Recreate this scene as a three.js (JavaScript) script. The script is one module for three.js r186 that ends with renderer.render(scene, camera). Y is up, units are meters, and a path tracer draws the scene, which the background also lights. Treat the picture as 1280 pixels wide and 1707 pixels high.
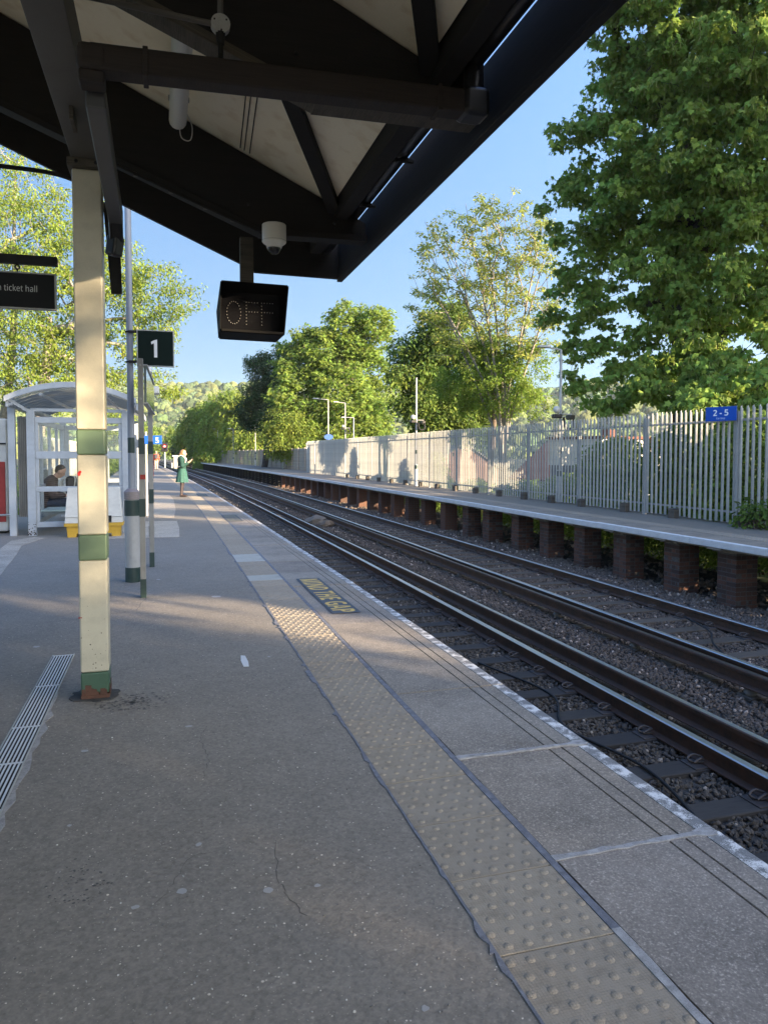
import * as THREE from 'three';
import { mergeGeometries, toCreasedNormals } from 'three/addons/utils/BufferGeometryUtils.js';
import { RoundedBoxGeometry } from 'three/addons/geometries/RoundedBoxGeometry.js';

// ------------------------------------------------------------------ camera, sky, sun, exposure
const scene = new THREE.Scene();
const camera = new THREE.PerspectiveCamera(69.52, 1280 / 1707, 0.05, 6000);
{
  const pitch = Math.atan(0.043), yaw = Math.atan(0.293);
  camera.position.set(0, 1.52, 0);
  camera.lookAt(Math.sin(yaw) * Math.cos(pitch), 1.52 - Math.sin(pitch), -Math.cos(yaw) * Math.cos(pitch));
  camera.setViewOffset(1280, 1707, 0, 43.6, 1280, 1707);          // lens shift: level horizon, slightly low-held phone
}
scene.add(camera);
const EXPOSURE = 5.2;
scene.fog = new THREE.FogExp2(new THREE.Color().setRGB(0.78, 0.86, 0.95), 0.00013);                    // evening air: the wooded ridge fades a little
const SUN = new THREE.Vector3(0.669, 0, 0.743).normalize().multiplyScalar(Math.cos(0.192)).setY(Math.sin(0.192)).normalize();   // 11 degrees up, right and behind
function skyTexture() {
  const W = 512, H = 256, d = new Float32Array(W * H * 4);
  for (let j = 0; j < H; j++) for (let i = 0; i < W; i++) {
    const el = ((j + 0.5) / H - 0.5) * Math.PI, az = ((i + 0.5) / W - 0.5) * 2 * Math.PI;
    const x = Math.cos(el) * Math.cos(az), y = Math.sin(el), z = Math.cos(el) * Math.sin(az);
    const c = x * SUN.x + y * SUN.y + z * SUN.z;
    const t = Math.pow(Math.max(0, y), 0.62), ang = Math.acos(Math.min(1, c)), mult = 0.91 + 16.5 * Math.exp(-ang / 0.5), w = Math.min(0.85, 2.2 * Math.exp(-ang / 0.7)), low = Math.exp(-Math.max(0, y) / 0.10);
    const o = (j * W + i) * 4, b = [0.080 * (1 - t) + 0.002 * t + 0.045 * low, 0.134 * (1 - t) + 0.047 * t + 0.047 * low, 0.178 * (1 - t) + 0.172 * t + 0.012 * low], L = (b[0] + b[1] + b[2]) / 3;
    [1.06, 1.0, 0.90].forEach((k, n) => { d[o + n] = mult * (b[n] + (L * k - b[n]) * w); });
    d[o + 3] = 1;
  }
  const t = new THREE.DataTexture(d, W, H, THREE.RGBAFormat, THREE.FloatType);
  t.mapping = THREE.EquirectangularReflectionMapping; t.magFilter = THREE.LinearFilter; t.needsUpdate = true;
  return t;
}
scene.background = skyTexture();
scene.environment = scene.background;
const sun = new THREE.DirectionalLight(new THREE.Color().setRGB(1, 0.78, 0.52), 4.3);
sun.position.copy(SUN).multiplyScalar(120); sun.target.position.set(0, 0, 0);
sun.castShadow = true; sun.shadow.radius = 1; sun.shadow.mapSize.set(4096, 4096);
Object.assign(sun.shadow.camera, { left: -90, right: 90, top: 60, bottom: -60, near: 1, far: 400 });
scene.add(sun, sun.target);

// ------------------------------------------------------------------ helpers
function rng(seed) { let a = seed >>> 0; return () => { a = (a + 0x6D2B79F5) >>> 0; let t = a; t = Math.imul(t ^ (t >>> 15), t | 1); t ^= t + Math.imul(t ^ (t >>> 7), t | 61); return ((t ^ (t >>> 14)) >>> 0) / 4294967296; }; }
const V = (x, y, z) => new THREE.Vector3(x, y, z);
const curve = s => s < 0 ? 0 : s < 90 ? 0.00022 * s * s : 1.782 + 0.0396 * (s - 90);     // the line bends gently left
const P = (u, y, s) => V(u - curve(s), y, -s);
const heading = s => Math.atan(s < 0 ? 0 : s < 90 ? 0.00044 * s : 0.0396);
const names = new Map();
function numbered(n) { const k = names.get(n) ?? 0; names.set(n, k + 1); return k ? `${n}_${String(k).padStart(3, '0')}` : n; }
function tag(o, label, category, group, kind) { o.userData.label = label; o.userData.category = category; if (group) o.userData.group = group; if (kind) o.userData.kind = kind; return o; }
function thing(name, label, category, group, kind, pos = V(0, 0, 0), turn = 0) {
  const o = new THREE.Group(); o.name = numbered(name); o.position.copy(pos); o.rotation.y = turn; scene.add(o);
  return tag(o, label, category, group, kind);
}
function mesh(name, geo, m, parent = scene, label) {
  const o = new THREE.Mesh(geo, m); o.name = parent === scene ? numbered(name) : name; o.castShadow = o.receiveShadow = true; parent.add(o);
  if (label) o.userData.label = label; return o;
}
const each = (name, geos, m, parent, label) => geos.map(g => mesh(name, clean(g), m, parent, label));
function grp(name, parent) { const g = new THREE.Group(); g.name = name; parent.add(g); return g; }
function boxUV(g, sc = 1) {                                           // uv in metres, by the way each face points
  g = g.index ? g.toNonIndexed() : g; const p = g.attributes.position; if (!g.attributes.normal) g.computeVertexNormals();
  const uv = new Float32Array(p.count * 2), a = V(0, 0, 0), b = V(0, 0, 0), c = V(0, 0, 0), n = V(0, 0, 0);
  for (let i = 0; i < p.count; i += 3) {
    a.fromBufferAttribute(p, i); b.fromBufferAttribute(p, i + 1); c.fromBufferAttribute(p, i + 2);
    n.copy(b).sub(a).cross(c.clone().sub(a)); const X = Math.abs(n.x), Y = Math.abs(n.y), Z = Math.abs(n.z);
    [a, b, c].forEach((q, k) => { const w = Y >= X && Y >= Z ? [q.x, q.z] : X >= Z ? [q.z, q.y] : [q.x, q.y]; uv[(i + k) * 2] = w[0] * sc; uv[(i + k) * 2 + 1] = w[1] * sc; });
  }
  g.setAttribute('uv', new THREE.BufferAttribute(uv, 2)); return g;
}
const clean = g => { g = g.index ? g.toNonIndexed() : g; for (const k of Object.keys(g.attributes)) if (!['position', 'normal', 'uv'].includes(k)) g.deleteAttribute(k); if (!g.attributes.uv) boxUV(g); return g; };
const merge = a => mergeGeometries(a.map(clean));
function box(w, h, d, x = 0, y = 0, z = 0, bev = 0, ry = 0) {
  const g = bev ? new RoundedBoxGeometry(w, h, d, 1, Math.min(bev, w / 2.01, h / 2.01, d / 2.01)) : new THREE.BoxGeometry(w, h, d);
  if (ry) g.rotateY(ry); g.translate(x, y, z); return boxUV(g);
}
function cyl(r0, r1, h, x, y, z, seg = 16, open = false) { const g = new THREE.CylinderGeometry(r1, r0, h, seg, 1, open); g.translate(x, y + h / 2, z); return clean(g); }
function bar(a, b, r0, r1 = r0, seg = 6) {                             // tapered rod between two points
  const d = b.clone().sub(a), L = d.length(), g = new THREE.CylinderGeometry(r1, r0, L, seg, 1);
  g.translate(0, L / 2, 0); g.applyQuaternion(new THREE.Quaternion().setFromUnitVectors(V(0, 1, 0), d.normalize())); g.translate(a.x, a.y, a.z); return clean(g);
}
function beam(a, b, w, h, bev = 0.004) {                               // rectangular bar between two points, h stands up
  const d = b.clone().sub(a), L = d.length(), g = boxUV(new RoundedBoxGeometry(w, h, L, 1, bev));
  const z = d.clone().normalize(), x = V(0, 1, 0).cross(z).normalize(), y = z.clone().cross(x);
  g.applyMatrix4(new THREE.Matrix4().makeBasis(x, y, z)); const m = a.clone().add(b).multiplyScalar(0.5); g.translate(m.x, m.y, m.z); return g;
}
function tube(pts, r, seg = 24, rad = 6) { return clean(new THREE.TubeGeometry(new THREE.CatmullRomCurve3(pts), seg, r, rad)); }
// a cross-section [[u, y], ...] carried along the line from s0 to s1; it follows the bend
function sweep(pts, s0, s1, step = 2, closed = true, du = null) {
  const n = Math.max(1, Math.ceil((s1 - s0) / step)), pos = [], uv = [], N = closed ? pts.length : pts.length - 1;
  const at = (k, s) => { const q = pts[k % pts.length]; return P(q[0] + (du ? du(s) : 0), q[1], s); };
  let acc = [0]; for (let k = 0; k < N; k++) { const a = pts[k], b = pts[(k + 1) % pts.length]; acc.push(acc[k] + Math.hypot(b[0] - a[0], b[1] - a[1])); }
  for (let i = 0; i < n; i++) {
    const a = s0 + (s1 - s0) * i / n, b = s0 + (s1 - s0) * (i + 1) / n;
    for (let k = 0; k < N; k++) {
      const A = at(k, a), B = at(k + 1, a), C = at(k + 1, b), D = at(k, b);
      for (const [q, t, w] of [[A, acc[k], a], [C, acc[k + 1], b], [B, acc[k + 1], a], [A, acc[k], a], [D, acc[k], b], [C, acc[k + 1], b]]) { pos.push(q.x, q.y, q.z); uv.push(t, w); }
    }
  }
  if (closed) for (const [s, f] of [[s0, 1], [s1, -1]]) {
    const sh = THREE.ShapeUtils.triangulateShape(pts.map(q => new THREE.Vector2(q[0], q[1])), []);
    for (const t of sh) for (const k of t) { const q = at(k, s); pos.push(q.x, q.y, q.z); uv.push(pts[k][0], pts[k][1]); }
  }
  const g = new THREE.BufferGeometry();
  g.setAttribute('position', new THREE.Float32BufferAttribute(pos, 3)); g.setAttribute('uv', new THREE.Float32BufferAttribute(uv, 2)); g.computeVertexNormals(); return g;
}
function flatPoly(pts, y, uvs = 1) {                                   // flat polygon of [u, s] points
  const t = THREE.ShapeUtils.triangulateShape(pts.map(q => new THREE.Vector2(q[0], q[1])), []), pos = [], uv = [];
  for (const f of t) for (const k of f) { const q = P(pts[k][0], y, pts[k][1]); pos.push(q.x, q.y, q.z); uv.push(pts[k][0] * uvs, pts[k][1] * uvs); }
  const g = new THREE.BufferGeometry(); g.setAttribute('position', new THREE.Float32BufferAttribute(pos, 3)); g.setAttribute('uv', new THREE.Float32BufferAttribute(uv, 2));
  g.setAttribute('normal', new THREE.Float32BufferAttribute(pos.map((_, i) => i % 3 === 1 ? 1 : 0), 3)); return g;
}
function slabPoly(pts, y0, y1) {                                       // flat polygon with thickness
  const sh = new THREE.Shape(pts.map(q => new THREE.Vector2(q[0] - curve(q[1]), q[1])));
  const g = new THREE.ExtrudeGeometry(sh, { depth: y1 - y0, bevelEnabled: false }); g.rotateX(-Math.PI / 2); g.translate(0, y0, 0); return boxUV(g);
}
function prismZ(pts, z0, z1) {                                         // polygon in x, y carried along z
  const g = new THREE.ExtrudeGeometry(new THREE.Shape(pts.map(q => new THREE.Vector2(q[0], q[1]))), { depth: z1 - z0, bevelEnabled: false }); g.translate(0, 0, z0); return boxUV(g);
}

// ------------------------------------------------------------------ textures
function noiseField(n, cells, oct, seed, gain = 0.5) {                 // periodic value noise, 0..1
  const out = new Float32Array(n * n); let amp = 1, sum = 0, c = cells;
  for (let o = 0; o < oct && c <= n; o++, c *= 2, amp *= gain) {
    const r = rng(seed + o * 977), L = new Float32Array(c * c); for (let i = 0; i < L.length; i++) L[i] = r();
    sum += amp; const k = c / n;
    for (let y = 0; y < n; y++) {
      const fy = y * k, y0 = fy | 0, ty = fy - y0, sy = ty * ty * (3 - 2 * ty), ra = y0 * c, rb = ((y0 + 1) % c) * c;
      for (let x = 0; x < n; x++) {
        const fx = x * k, x0 = fx | 0, tx = fx - x0, sx = tx * tx * (3 - 2 * tx), x1 = (x0 + 1) % c;
        const a = L[ra + x0] + (L[ra + x1] - L[ra + x0]) * sx, b = L[rb + x0] + (L[rb + x1] - L[rb + x0]) * sx;
        out[y * n + x] += amp * (a + (b - a) * sy);
      }
    }
  }
  for (let i = 0; i < out.length; i++) out[i] /= sum; return out;
}
const enc = v => { v = Math.min(1, Math.max(0, v)); return 255 * (v <= 0.0031308 ? v * 12.92 : 1.055 * Math.pow(v, 1 / 2.4) - 0.055); };
function tex(n, fn, srgb, period) {                                    // fn(i, x, y) -> [r, g, b] linear, or a number
  const d = new Uint8Array(n * n * 4);
  for (let y = 0, i = 0; y < n; y++) for (let x = 0; x < n; x++, i++) {
    const v = fn(i, x, y); const c = typeof v === 'number' ? [v, v, v] : v;
    for (let k = 0; k < 3; k++) d[i * 4 + k] = srgb ? enc(c[k]) : 255 * Math.min(1, Math.max(0, c[k])); d[i * 4 + 3] = 255;
  }
  const t = new THREE.DataTexture(d, n, n, THREE.RGBAFormat); t.wrapS = t.wrapT = THREE.RepeatWrapping; t.magFilter = THREE.LinearFilter; t.minFilter = THREE.LinearMipmapLinearFilter; t.generateMipmaps = true;
  if (srgb) t.colorSpace = THREE.SRGBColorSpace; t.repeat.set(1 / period, 1 / period); t.needsUpdate = true; return t;
}
const lin = (r, g, b) => new THREE.Color().setRGB(r, g, b);
function M(c, rough = 0.8, o = {}) { return new THREE.MeshStandardMaterial({ color: Array.isArray(c) ? lin(...c) : c, roughness: rough, side: THREE.DoubleSide, ...o }); }
const WHITE = [1, 1, 1];
// tarmac: dark binder, pale and dark grit, a few worn blotches
const nA = noiseField(2048, 6, 5, 11), nB = noiseField(2048, 256, 3, 12, 0.8), nC = noiseField(2048, 40, 3, 13);
const speck = new Float32Array(2048 * 2048);
{ const r = rng(5); for (let k = 0; k < 24000; k++) { const x = (r() * 2048) | 0, y = (r() * 2048) | 0, big = r() < 0.015 ? 2.4 : r() < 0.14 ? 1.5 : 0.9, v = r() < 0.72 ? 0.35 + 0.65 * r() : -0.5;
    for (let j = -3; j <= 3; j++) for (let i = -3; i <= 3; i++) if (i * i + j * j <= big * big * (0.7 + 0.6 * r())) speck[((y + j) & 2047) * 2048 + ((x + i) & 2047)] = v; } }
const tarmacMap = tex(2048, i => { const g = nB[i] - 0.5, p = nA[i] - 0.5, q = nC[i] - 0.5, s = speck[i]; const v = 0.195 * (1 + 0.7 * g + 0.22 * p + 0.16 * q) + (s > 0 ? 0.52 * s * s : 0.08 * s); return [v * 1.15, v * 1.02, v * 0.84]; }, true, 3.6);
const tarmacBump = tex(1024, i => { const x = (i % 1024) * 2, y = ((i / 1024) | 0) * 2; return 0.5 + 0.6 * (nB[y * 2048 + x] - 0.5) + 0.2 * (nC[y * 2048 + x] - 0.5); }, false, 3.6);
// precast concrete with fine exposed grit
const fineN = noiseField(1024, 256, 2, 31, 0.9), midN = noiseField(1024, 24, 4, 32), lowN = noiseField(1024, 5, 4, 33);
const concreteMap = tex(1024, i => { const s = Math.max(0, fineN[i] - 0.66) * 1.9, v = 0.215 * (1 + 0.75 * (fineN[i] - 0.5) + 0.3 * (midN[i] - 0.5) + 0.55 * (lowN[i] - 0.5)) + 0.42 * s; return [v * 1.13, v * 1.0, v * 0.83]; }, true, 1.7);
const concreteBump = tex(1024, i => fineN[i] * 0.7 + midN[i] * 0.3, false, 1.7);
const mottleMap = tex(512, (i, x, y) => { const k = y * 2 * 1024 + x * 2, v = 1 - 0.45 * Math.max(0, lowN[k] - 0.45) - 0.25 * Math.max(0, midN[k] - 0.5) - 0.12 * (fineN[k] - 0.5); return [v, v * 0.985, v * 0.96]; }, true, 1.2);       // dirt on paint
const grainMap = tex(512, (i, x, y) => { const k = y * 2 * 1024 + x * 2; const v = 0.75 + 0.5 * (fineN[k] - 0.5) + 0.6 * (midN[k] - 0.5); return v; }, true, 0.6);
// buff tactile paving: a fine moulded square mesh
const paverMap = tex(512, (i, x, y) => { const k = y * 2 * 1024 + x * 2, e = Math.min(x % 16, y % 16) < 3 ? 0.86 : 1; const v = e * (1 + 0.35 * (midN[k] - 0.5) + 0.5 * (lowN[k] - 0.5) + 0.25 * (fineN[k] - 0.5)); return [v, v * 0.985, v * 0.955]; }, true, 0.32);
const paverBump = tex(512, (i, x, y) => Math.min(x % 16, y % 16) < 3 ? 0 : 1, false, 0.32);
const wornWhite = tex(1024, i => { const t = lowN[i] * 0.25 + midN[i] * 0.55 + fineN[i] * 0.35, w = Math.min(1, Math.max(0, (t - 0.55) * 9)); const a = 0.20 + 0.2 * (fineN[i] - 0.5), b = 0.64 + 0.3 * (midN[i] - 0.5); const v = a + (b - a) * w; return [v, v * 0.99, v * 0.96]; }, true, 0.9);
const rustMap = tex(512, (i, x, y) => { const k = y * 2 * 1024 + x * 2, t = midN[k] * 0.6 + lowN[k] * 0.4; return [0.085 + 0.12 * (t - 0.45) + 0.03 * (fineN[k] - 0.5), 0.060 + 0.055 * (t - 0.45), 0.048 + 0.03 * (t - 0.45)]; }, true, 0.8);
const stainMap = tex(1024, i => { const st = Math.max(0, midN[i] - 0.53) * 1.5 + Math.max(0, lowN[i] - 0.55) * 1.0; const v = 1 - st * 0.28 - 0.05 * fineN[i]; return [v, v * (1 - st * 0.12), v * (1 - st * 0.28)]; }, true, 2.2);
const dirtMap = tex(1024, i => { const v = 0.05 * (0.6 + 1.1 * (fineN[i] - 0.2) + 0.7 * (midN[i] - 0.5) + 0.7 * (lowN[i] - 0.5)); return [v * 1.1, v, v * 0.88]; }, true, 1.5);
const earthMap = tex(512, (i, x, y) => { const k = y * 2 * 1024 + x * 2, g = lowN[k]; const v = 0.05 + 0.05 * (fineN[k] - 0.4); return [v * (1.5 - g), v * 1.25, v * 0.5]; }, true, 3);
const woodMap = tex(512, (i, x, y) => { const k = ((y * 2) % 1024) * 1024 + ((x * 0.12) | 0) * 2; const v = 0.7 + 0.7 * (fineN[(y * 2) * 1024 + ((x / 16) | 0)] - 0.5) + 0.5 * (midN[(y * 2) * 1024 + ((x / 8) | 0)] - 0.5) + 0 * k; return v; }, true, 0.9);
const barkMap = tex(512, (i, x, y) => { const v = 0.7 + 0.9 * (midN[((y / 4) | 0) * 2 * 1024 + x * 2] - 0.5) + 0.5 * (fineN[((y / 3) | 0) * 1024 + x] - 0.5); return v; }, true, 0.5);
const brickMapA = tex(256, (i, x, y) => { const k = y * 1024 + x, k2 = y * 4 * 1024 + x * 4; const v = 0.85 + 0.6 * (fineN[k] - 0.5) + 0.7 * (midN[k2] - 0.5); return v; }, true, 0.25);
const knitMap = tex(128, (i, x, y) => { const st = ((y / 16) | 0) % 2 ? 1 : 0.35; return st * (0.9 + 0.2 * fineN[y * 1024 + x]); }, true, 0.16);

const mTarmac = M(WHITE, 0.86, { map: tarmacMap, bumpMap: tarmacBump, bumpScale: 0.003 });
const mConcrete = M(WHITE, 0.85, { map: concreteMap, bumpMap: concreteBump, bumpScale: 0.0015 });
const mConcretes = [[1, 1, 1], [0.93, 0.90, 0.89], [1.06, 1.03, 1.0], [0.97, 0.96, 0.98]].map(c => M(c, 0.85, { map: concreteMap, bumpMap: concreteBump, bumpScale: 0.0015 }));
const mPavers = [[0.345, 0.295, 0.226], [0.32, 0.272, 0.208], [0.365, 0.312, 0.24], [0.335, 0.288, 0.224]].map(c => M(c, 0.82, { map: paverMap, bumpMap: paverBump, bumpScale: 0.0008 }));
const mPalePaver = M([0.42, 0.41, 0.36], 0.85, { map: mottleMap });
const mMortar = M([0.22, 0.23, 0.265], 0.9, { map: grainMap });
const mMortarPale = M([0.44, 0.43, 0.42], 0.9, { map: grainMap });
const mEdgeWhite = M(WHITE, 0.7, { map: wornWhite, bumpMap: wornWhite, bumpScale: 0.001 });
const mWhitePaint = M([0.70, 0.70, 0.70], 0.6, { map: mottleMap });
const mCream = M([0.56, 0.525, 0.41], 0.38, { map: mottleMap });
const mGreen = M([0.125, 0.19, 0.115], 0.38, { map: mottleMap });
const mDarkGreen = M([0.022, 0.048, 0.044], 0.42, { map: mottleMap });
const mRust = M([1.1, 0.8, 0.7], 0.92, { map: rustMap });
const mRail = M([1.0, 0.82, 0.68], 0.62, { map: rustMap, metalness: 0.25 });
const mRailTop = M([0.72, 0.70, 0.68], 0.36, { metalness: 1 });
const mRailTopDull = M([0.20, 0.17, 0.15], 0.42, { metalness: 0.9, map: grainMap });
const mGalv = M([0.43, 0.435, 0.42], 0.55, { metalness: 0.25, map: mottleMap });
const mDrainShade = M([0.008, 0.008, 0.008], 1);  // near-black colour standing for the shade down in the drain
const mSteel = M([0.66, 0.67, 0.69], 0.45, { metalness: 0.3 });
const mPale = [[0.46, 0.465, 0.43], [0.43, 0.435, 0.41], [0.485, 0.485, 0.445], [0.40, 0.41, 0.39]].map(c => M(c, 0.6, { map: mottleMap }));
const mBlack = M([0.012, 0.012, 0.013], 0.75, { map: grainMap });
const mBlackGloss = M([0.010, 0.010, 0.012], 0.35);
const mTimberDark = M([0.013, 0.011, 0.010], 0.8, { map: woodMap });
const mTimberBrown = M([0.105, 0.088, 0.066], 0.75, { map: woodMap });
const mGreyBeam = M([0.105, 0.098, 0.088], 0.6, { map: mottleMap });
const mCeil = M([0.88, 0.79, 0.61], 0.8, { map: stainMap });
const mWhitePlastic = M([0.62, 0.61, 0.57], 0.4, { map: mottleMap });
const mFrame = M([0.40, 0.44, 0.49], 0.45, { map: mottleMap });
const mGlass = new THREE.MeshPhysicalMaterial({ color: lin(0.93, 0.96, 0.95), roughness: 0.03, transmission: 1, thickness: 0, ior: 1.5, side: THREE.DoubleSide });
const mPoly = new THREE.MeshPhysicalMaterial({ color: lin(0.80, 0.81, 0.77), roughness: 0.25, transmission: 0.85, thickness: 0, side: THREE.DoubleSide });
const mSleeper = [[0.55, 0.5, 0.45], [0.66, 0.6, 0.54], [0.45, 0.42, 0.40]].map(c => M(c.map(v => v * 0.085), 0.9, { map: woodMap }));
const mSleeperB = [[0.10, 0.08, 0.06], [0.125, 0.10, 0.075], [0.085, 0.07, 0.055]].map(c => M(c, 0.9, { map: woodMap }));
const mClip = M([0.055, 0.045, 0.04], 0.7);
const mDirt = M(WHITE, 0.95, { map: dirtMap, bumpMap: concreteBump, bumpScale: 0.02 });
const mInsul = M([0.20, 0.18, 0.155], 0.8, { map: mottleMap });
const mEarth = M(WHITE, 0.95, { map: earthMap });
const mRib = M([0.20, 0.22, 0.25], 0.5);
const mYellow = M([0.60, 0.36, 0.035], 0.5, { map: mottleMap });
const mRed = M([0.36, 0.025, 0.02], 0.45, { map: mottleMap });
const mBlue = M([0.02, 0.09, 0.38], 0.4);
const mBark = M([0.17, 0.13, 0.10], 0.9, { map: barkMap }), mBarkPale = M([0.38, 0.345, 0.30], 0.9, { map: barkMap }), mBarkDark = M([0.085, 0.07, 0.058], 0.9, { map: barkMap });
const leafMat = (c, tr = 0.45) => new THREE.MeshPhysicalMaterial({ color: lin(...c), roughness: 1, specularIntensity: 0.25, transmission: tr, thickness: 0, side: THREE.DoubleSide });

// ------------------------------------------------------------------ ground and permanent way
const RAIL = -0.915, BED = -1.125;
{
  const g = new THREE.PlaneGeometry(3000, 3000, 60, 60); g.rotateX(-Math.PI / 2); g.translate(0, -1.32, -600);
  tag(mesh('ground', boxUV(g), mEarth), 'green and brown open ground stretching away behind the platforms', 'ground', null, 'structure');
  const bed = sweep([[1.7, -1.3], [2.0, BED], [8.6, BED - 0.01], [11.6, BED + 0.05], [12.4, -1.3]], -14, 330, 3, false);
  tag(mesh('track_bed', bed, mDirt), 'dark dirty track bed lying between the two platforms', 'track bed', null, 'structure');
}
function stoneGeo(seed) {
  const g = new THREE.IcosahedronGeometry(1, 0), p = g.attributes.position, r = rng(seed), m = new Map();
  for (let i = 0; i < p.count; i++) { const k = [p.getX(i), p.getY(i), p.getZ(i)].map(v => v.toFixed(3)).join(); if (!m.has(k)) m.set(k, [0.65 + 0.6 * r(), 0.55 + 0.5 * r(), 0.65 + 0.6 * r()]); const q = m.get(k); p.setXYZ(i, p.getX(i) * q[0], p.getY(i) * q[1] * 0.8, p.getZ(i) * q[2]); }
  g.deleteAttribute('uv'); g.computeVertexNormals(); return g;
}
function instanced(name, geo, m, mats, cols, parent) {
  const o = new THREE.InstancedMesh(geo, m, mats.length); o.name = parent ? name : numbered(name); mats.forEach((q, i) => o.setMatrixAt(i, q)); if (cols) cols.forEach((c, i) => o.setColorAt(i, c));
  o.castShadow = o.receiveShadow = true; (parent ?? scene).add(o); o.userData.kind = 'stuff'; return o;
}
{
  const r = rng(77), mm = [[], [], []], cc = [[], [], []], e = new THREE.Euler(), q = new THREE.Quaternion();
  const put = (u, s, size, y) => {
    const k = (r() * 3) | 0; q.setFromEuler(e.set(r() * 6.3, r() * 6.3, r() * 6.3)); const z = size * (0.65 + 0.8 * r());
    mm[k].push(new THREE.Matrix4().compose(P(u, y + (r() - 0.5) * size * 0.7, s), q, V(z, z, z)));
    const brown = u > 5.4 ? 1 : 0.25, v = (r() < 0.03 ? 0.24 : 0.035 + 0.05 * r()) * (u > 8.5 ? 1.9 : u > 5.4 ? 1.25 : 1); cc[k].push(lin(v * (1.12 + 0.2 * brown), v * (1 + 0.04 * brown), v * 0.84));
  };
  const inSleeper = (u, s) => { const t = ((s % 0.68) + 0.68) % 0.68; return t > 0.22 && t < 0.46 && ((u > 2.32 && u < 4.83) || (u > 5.95 && u < 8.45)); };
  for (const [s0, s1, dens, size] of [[1.5, 9, 900, 0.021], [9, 18, 620, 0.024], [18, 34, 230, 0.034], [34, 80, 55, 0.055]])
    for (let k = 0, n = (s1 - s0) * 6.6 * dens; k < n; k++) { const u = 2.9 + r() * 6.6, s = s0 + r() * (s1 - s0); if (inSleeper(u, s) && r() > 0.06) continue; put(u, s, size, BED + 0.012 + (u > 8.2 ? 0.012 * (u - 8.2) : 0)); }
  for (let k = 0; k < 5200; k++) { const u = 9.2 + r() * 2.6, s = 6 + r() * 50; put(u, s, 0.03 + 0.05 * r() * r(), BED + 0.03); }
  const bm = M(WHITE, 0.95);
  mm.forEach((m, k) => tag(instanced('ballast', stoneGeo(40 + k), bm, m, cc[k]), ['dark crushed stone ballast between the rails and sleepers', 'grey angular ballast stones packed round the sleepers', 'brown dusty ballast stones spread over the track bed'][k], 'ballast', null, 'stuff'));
}
const railProfile = (u, top) => { const b = top - 0.165; return [[u - 0.07, b], [u + 0.07, b], [u + 0.07, b + 0.012], [u + 0.012, b + 0.03], [u + 0.012, top - 0.05], [u + 0.036, top - 0.038], [u + 0.036, top - 0.006], [u + 0.03, top], [u - 0.03, top], [u - 0.036, top - 0.006], [u - 0.036, top - 0.038], [u - 0.012, top - 0.05], [u - 0.012, b + 0.03], [u - 0.07, b + 0.012]]; };
function track(label, uA, uB, uC, seed, dull) {
  const t = thing('railway_track', label, 'railway track', null, 'structure');
  const rr = rng(seed);
  for (const u of [uA, uB]) {
    const rail = mesh('running_rail', sweep(railProfile(u, RAIL), -8, 300, 3), mRail, t);
    mesh('running_surface', sweep([[u - 0.0362, RAIL - 0.010], [u - 0.033, RAIL + 0.0005], [u + 0.031, RAIL + 0.0005], [u + 0.031, RAIL + 0.003], [u - 0.029, RAIL + 0.003], [u - 0.0375, RAIL - 0.006]], -8, 300, 3), mRailTop, rail);
  }
  const c = mesh('conductor_rail', sweep(railProfile(uC, RAIL + 0.076).map(q => [uC + (q[0] - uC) * 1.12, q[1]]), -8, 300, 3), mRail, t);
  mesh('contact_surface', sweep([[uC - 0.028, RAIL + 0.0765], [uC + 0.028, RAIL + 0.0765], [uC + 0.028, RAIL + 0.079], [uC - 0.028, RAIL + 0.079]], -8, 300, 3), dull ? mRailTopDull : mRailTop, c);
  const mid = (uA + uB) / 2, sl = [0, 1, 2].map(k => box(2.5, 0.15, 0.235, 0, 0, 0, 0.012));
  const clipG = merge([tube([V(-0.07, 0.02, 0.05), V(0.0, 0.045, 0.045), V(0.055, 0.03, 0.0), V(0.0, 0.045, -0.045), V(-0.07, 0.02, -0.03), V(-0.03, 0.0, 0.0), V(0.05, 0.0, 0.02)], 0.011, 22, 5), box(0.16, 0.014, 0.2, -0.01, -0.02, 0, 0.004)]);
  const pot = merge([cyl(0.055, 0.05, 0.05, 0, -0.10, 0, 10), cyl(0.075, 0.06, 0.03, 0, -0.05, 0, 10), cyl(0.06, 0.045, 0.03, 0, -0.02, 0, 10)]);
  const far = [];
  for (let k = -4; k * 0.68 < 210; k++) {
    const s = k * 0.68 + 0.34 + (rr() - 0.5) * 0.05, q = P(mid + (rr() - 0.5) * 0.06, RAIL - 0.165 - 0.075 - 0.004, s);
    if (s > 66) { const g = box(2.5, 0.15, 0.235); g.rotateY(heading(s)); g.translate(q.x, q.y, q.z); far.push(g); continue; }
    const o = mesh('sleeper', sl[0], (uA > 5 ? mSleeperB : mSleeper)[(rr() * 3) | 0], t); o.position.copy(q); o.rotation.y = heading(s) + (rr() - 0.5) * 0.012;
    if (s < 22 && s > 0) for (const u of [uA, uB]) for (const w of [-1, 1]) { const cl = mesh('rail_clip', clipG, mClip, t); cl.position.copy(P(u + w * 0.105, RAIL - 0.145, s)); if (w > 0) cl.rotation.y = Math.PI; }
    if (s < 40 && k % 3 === 0) { const p = mesh('insulator', pot, mInsul, t); p.position.copy(P(uC, RAIL - 0.095, s)); }
  }
  const f = mesh('sleepers', merge(far), mSleeper[0], t); f.userData.kind = 'stuff';
}
track('railway track beside the near platform with a polished shiny rail', 2.835, 4.34, 4.70, 5, false);
track('railway track beside the palisade fence platform with rust brown rails', 6.46, 7.93, 6.03, 6, true);
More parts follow.
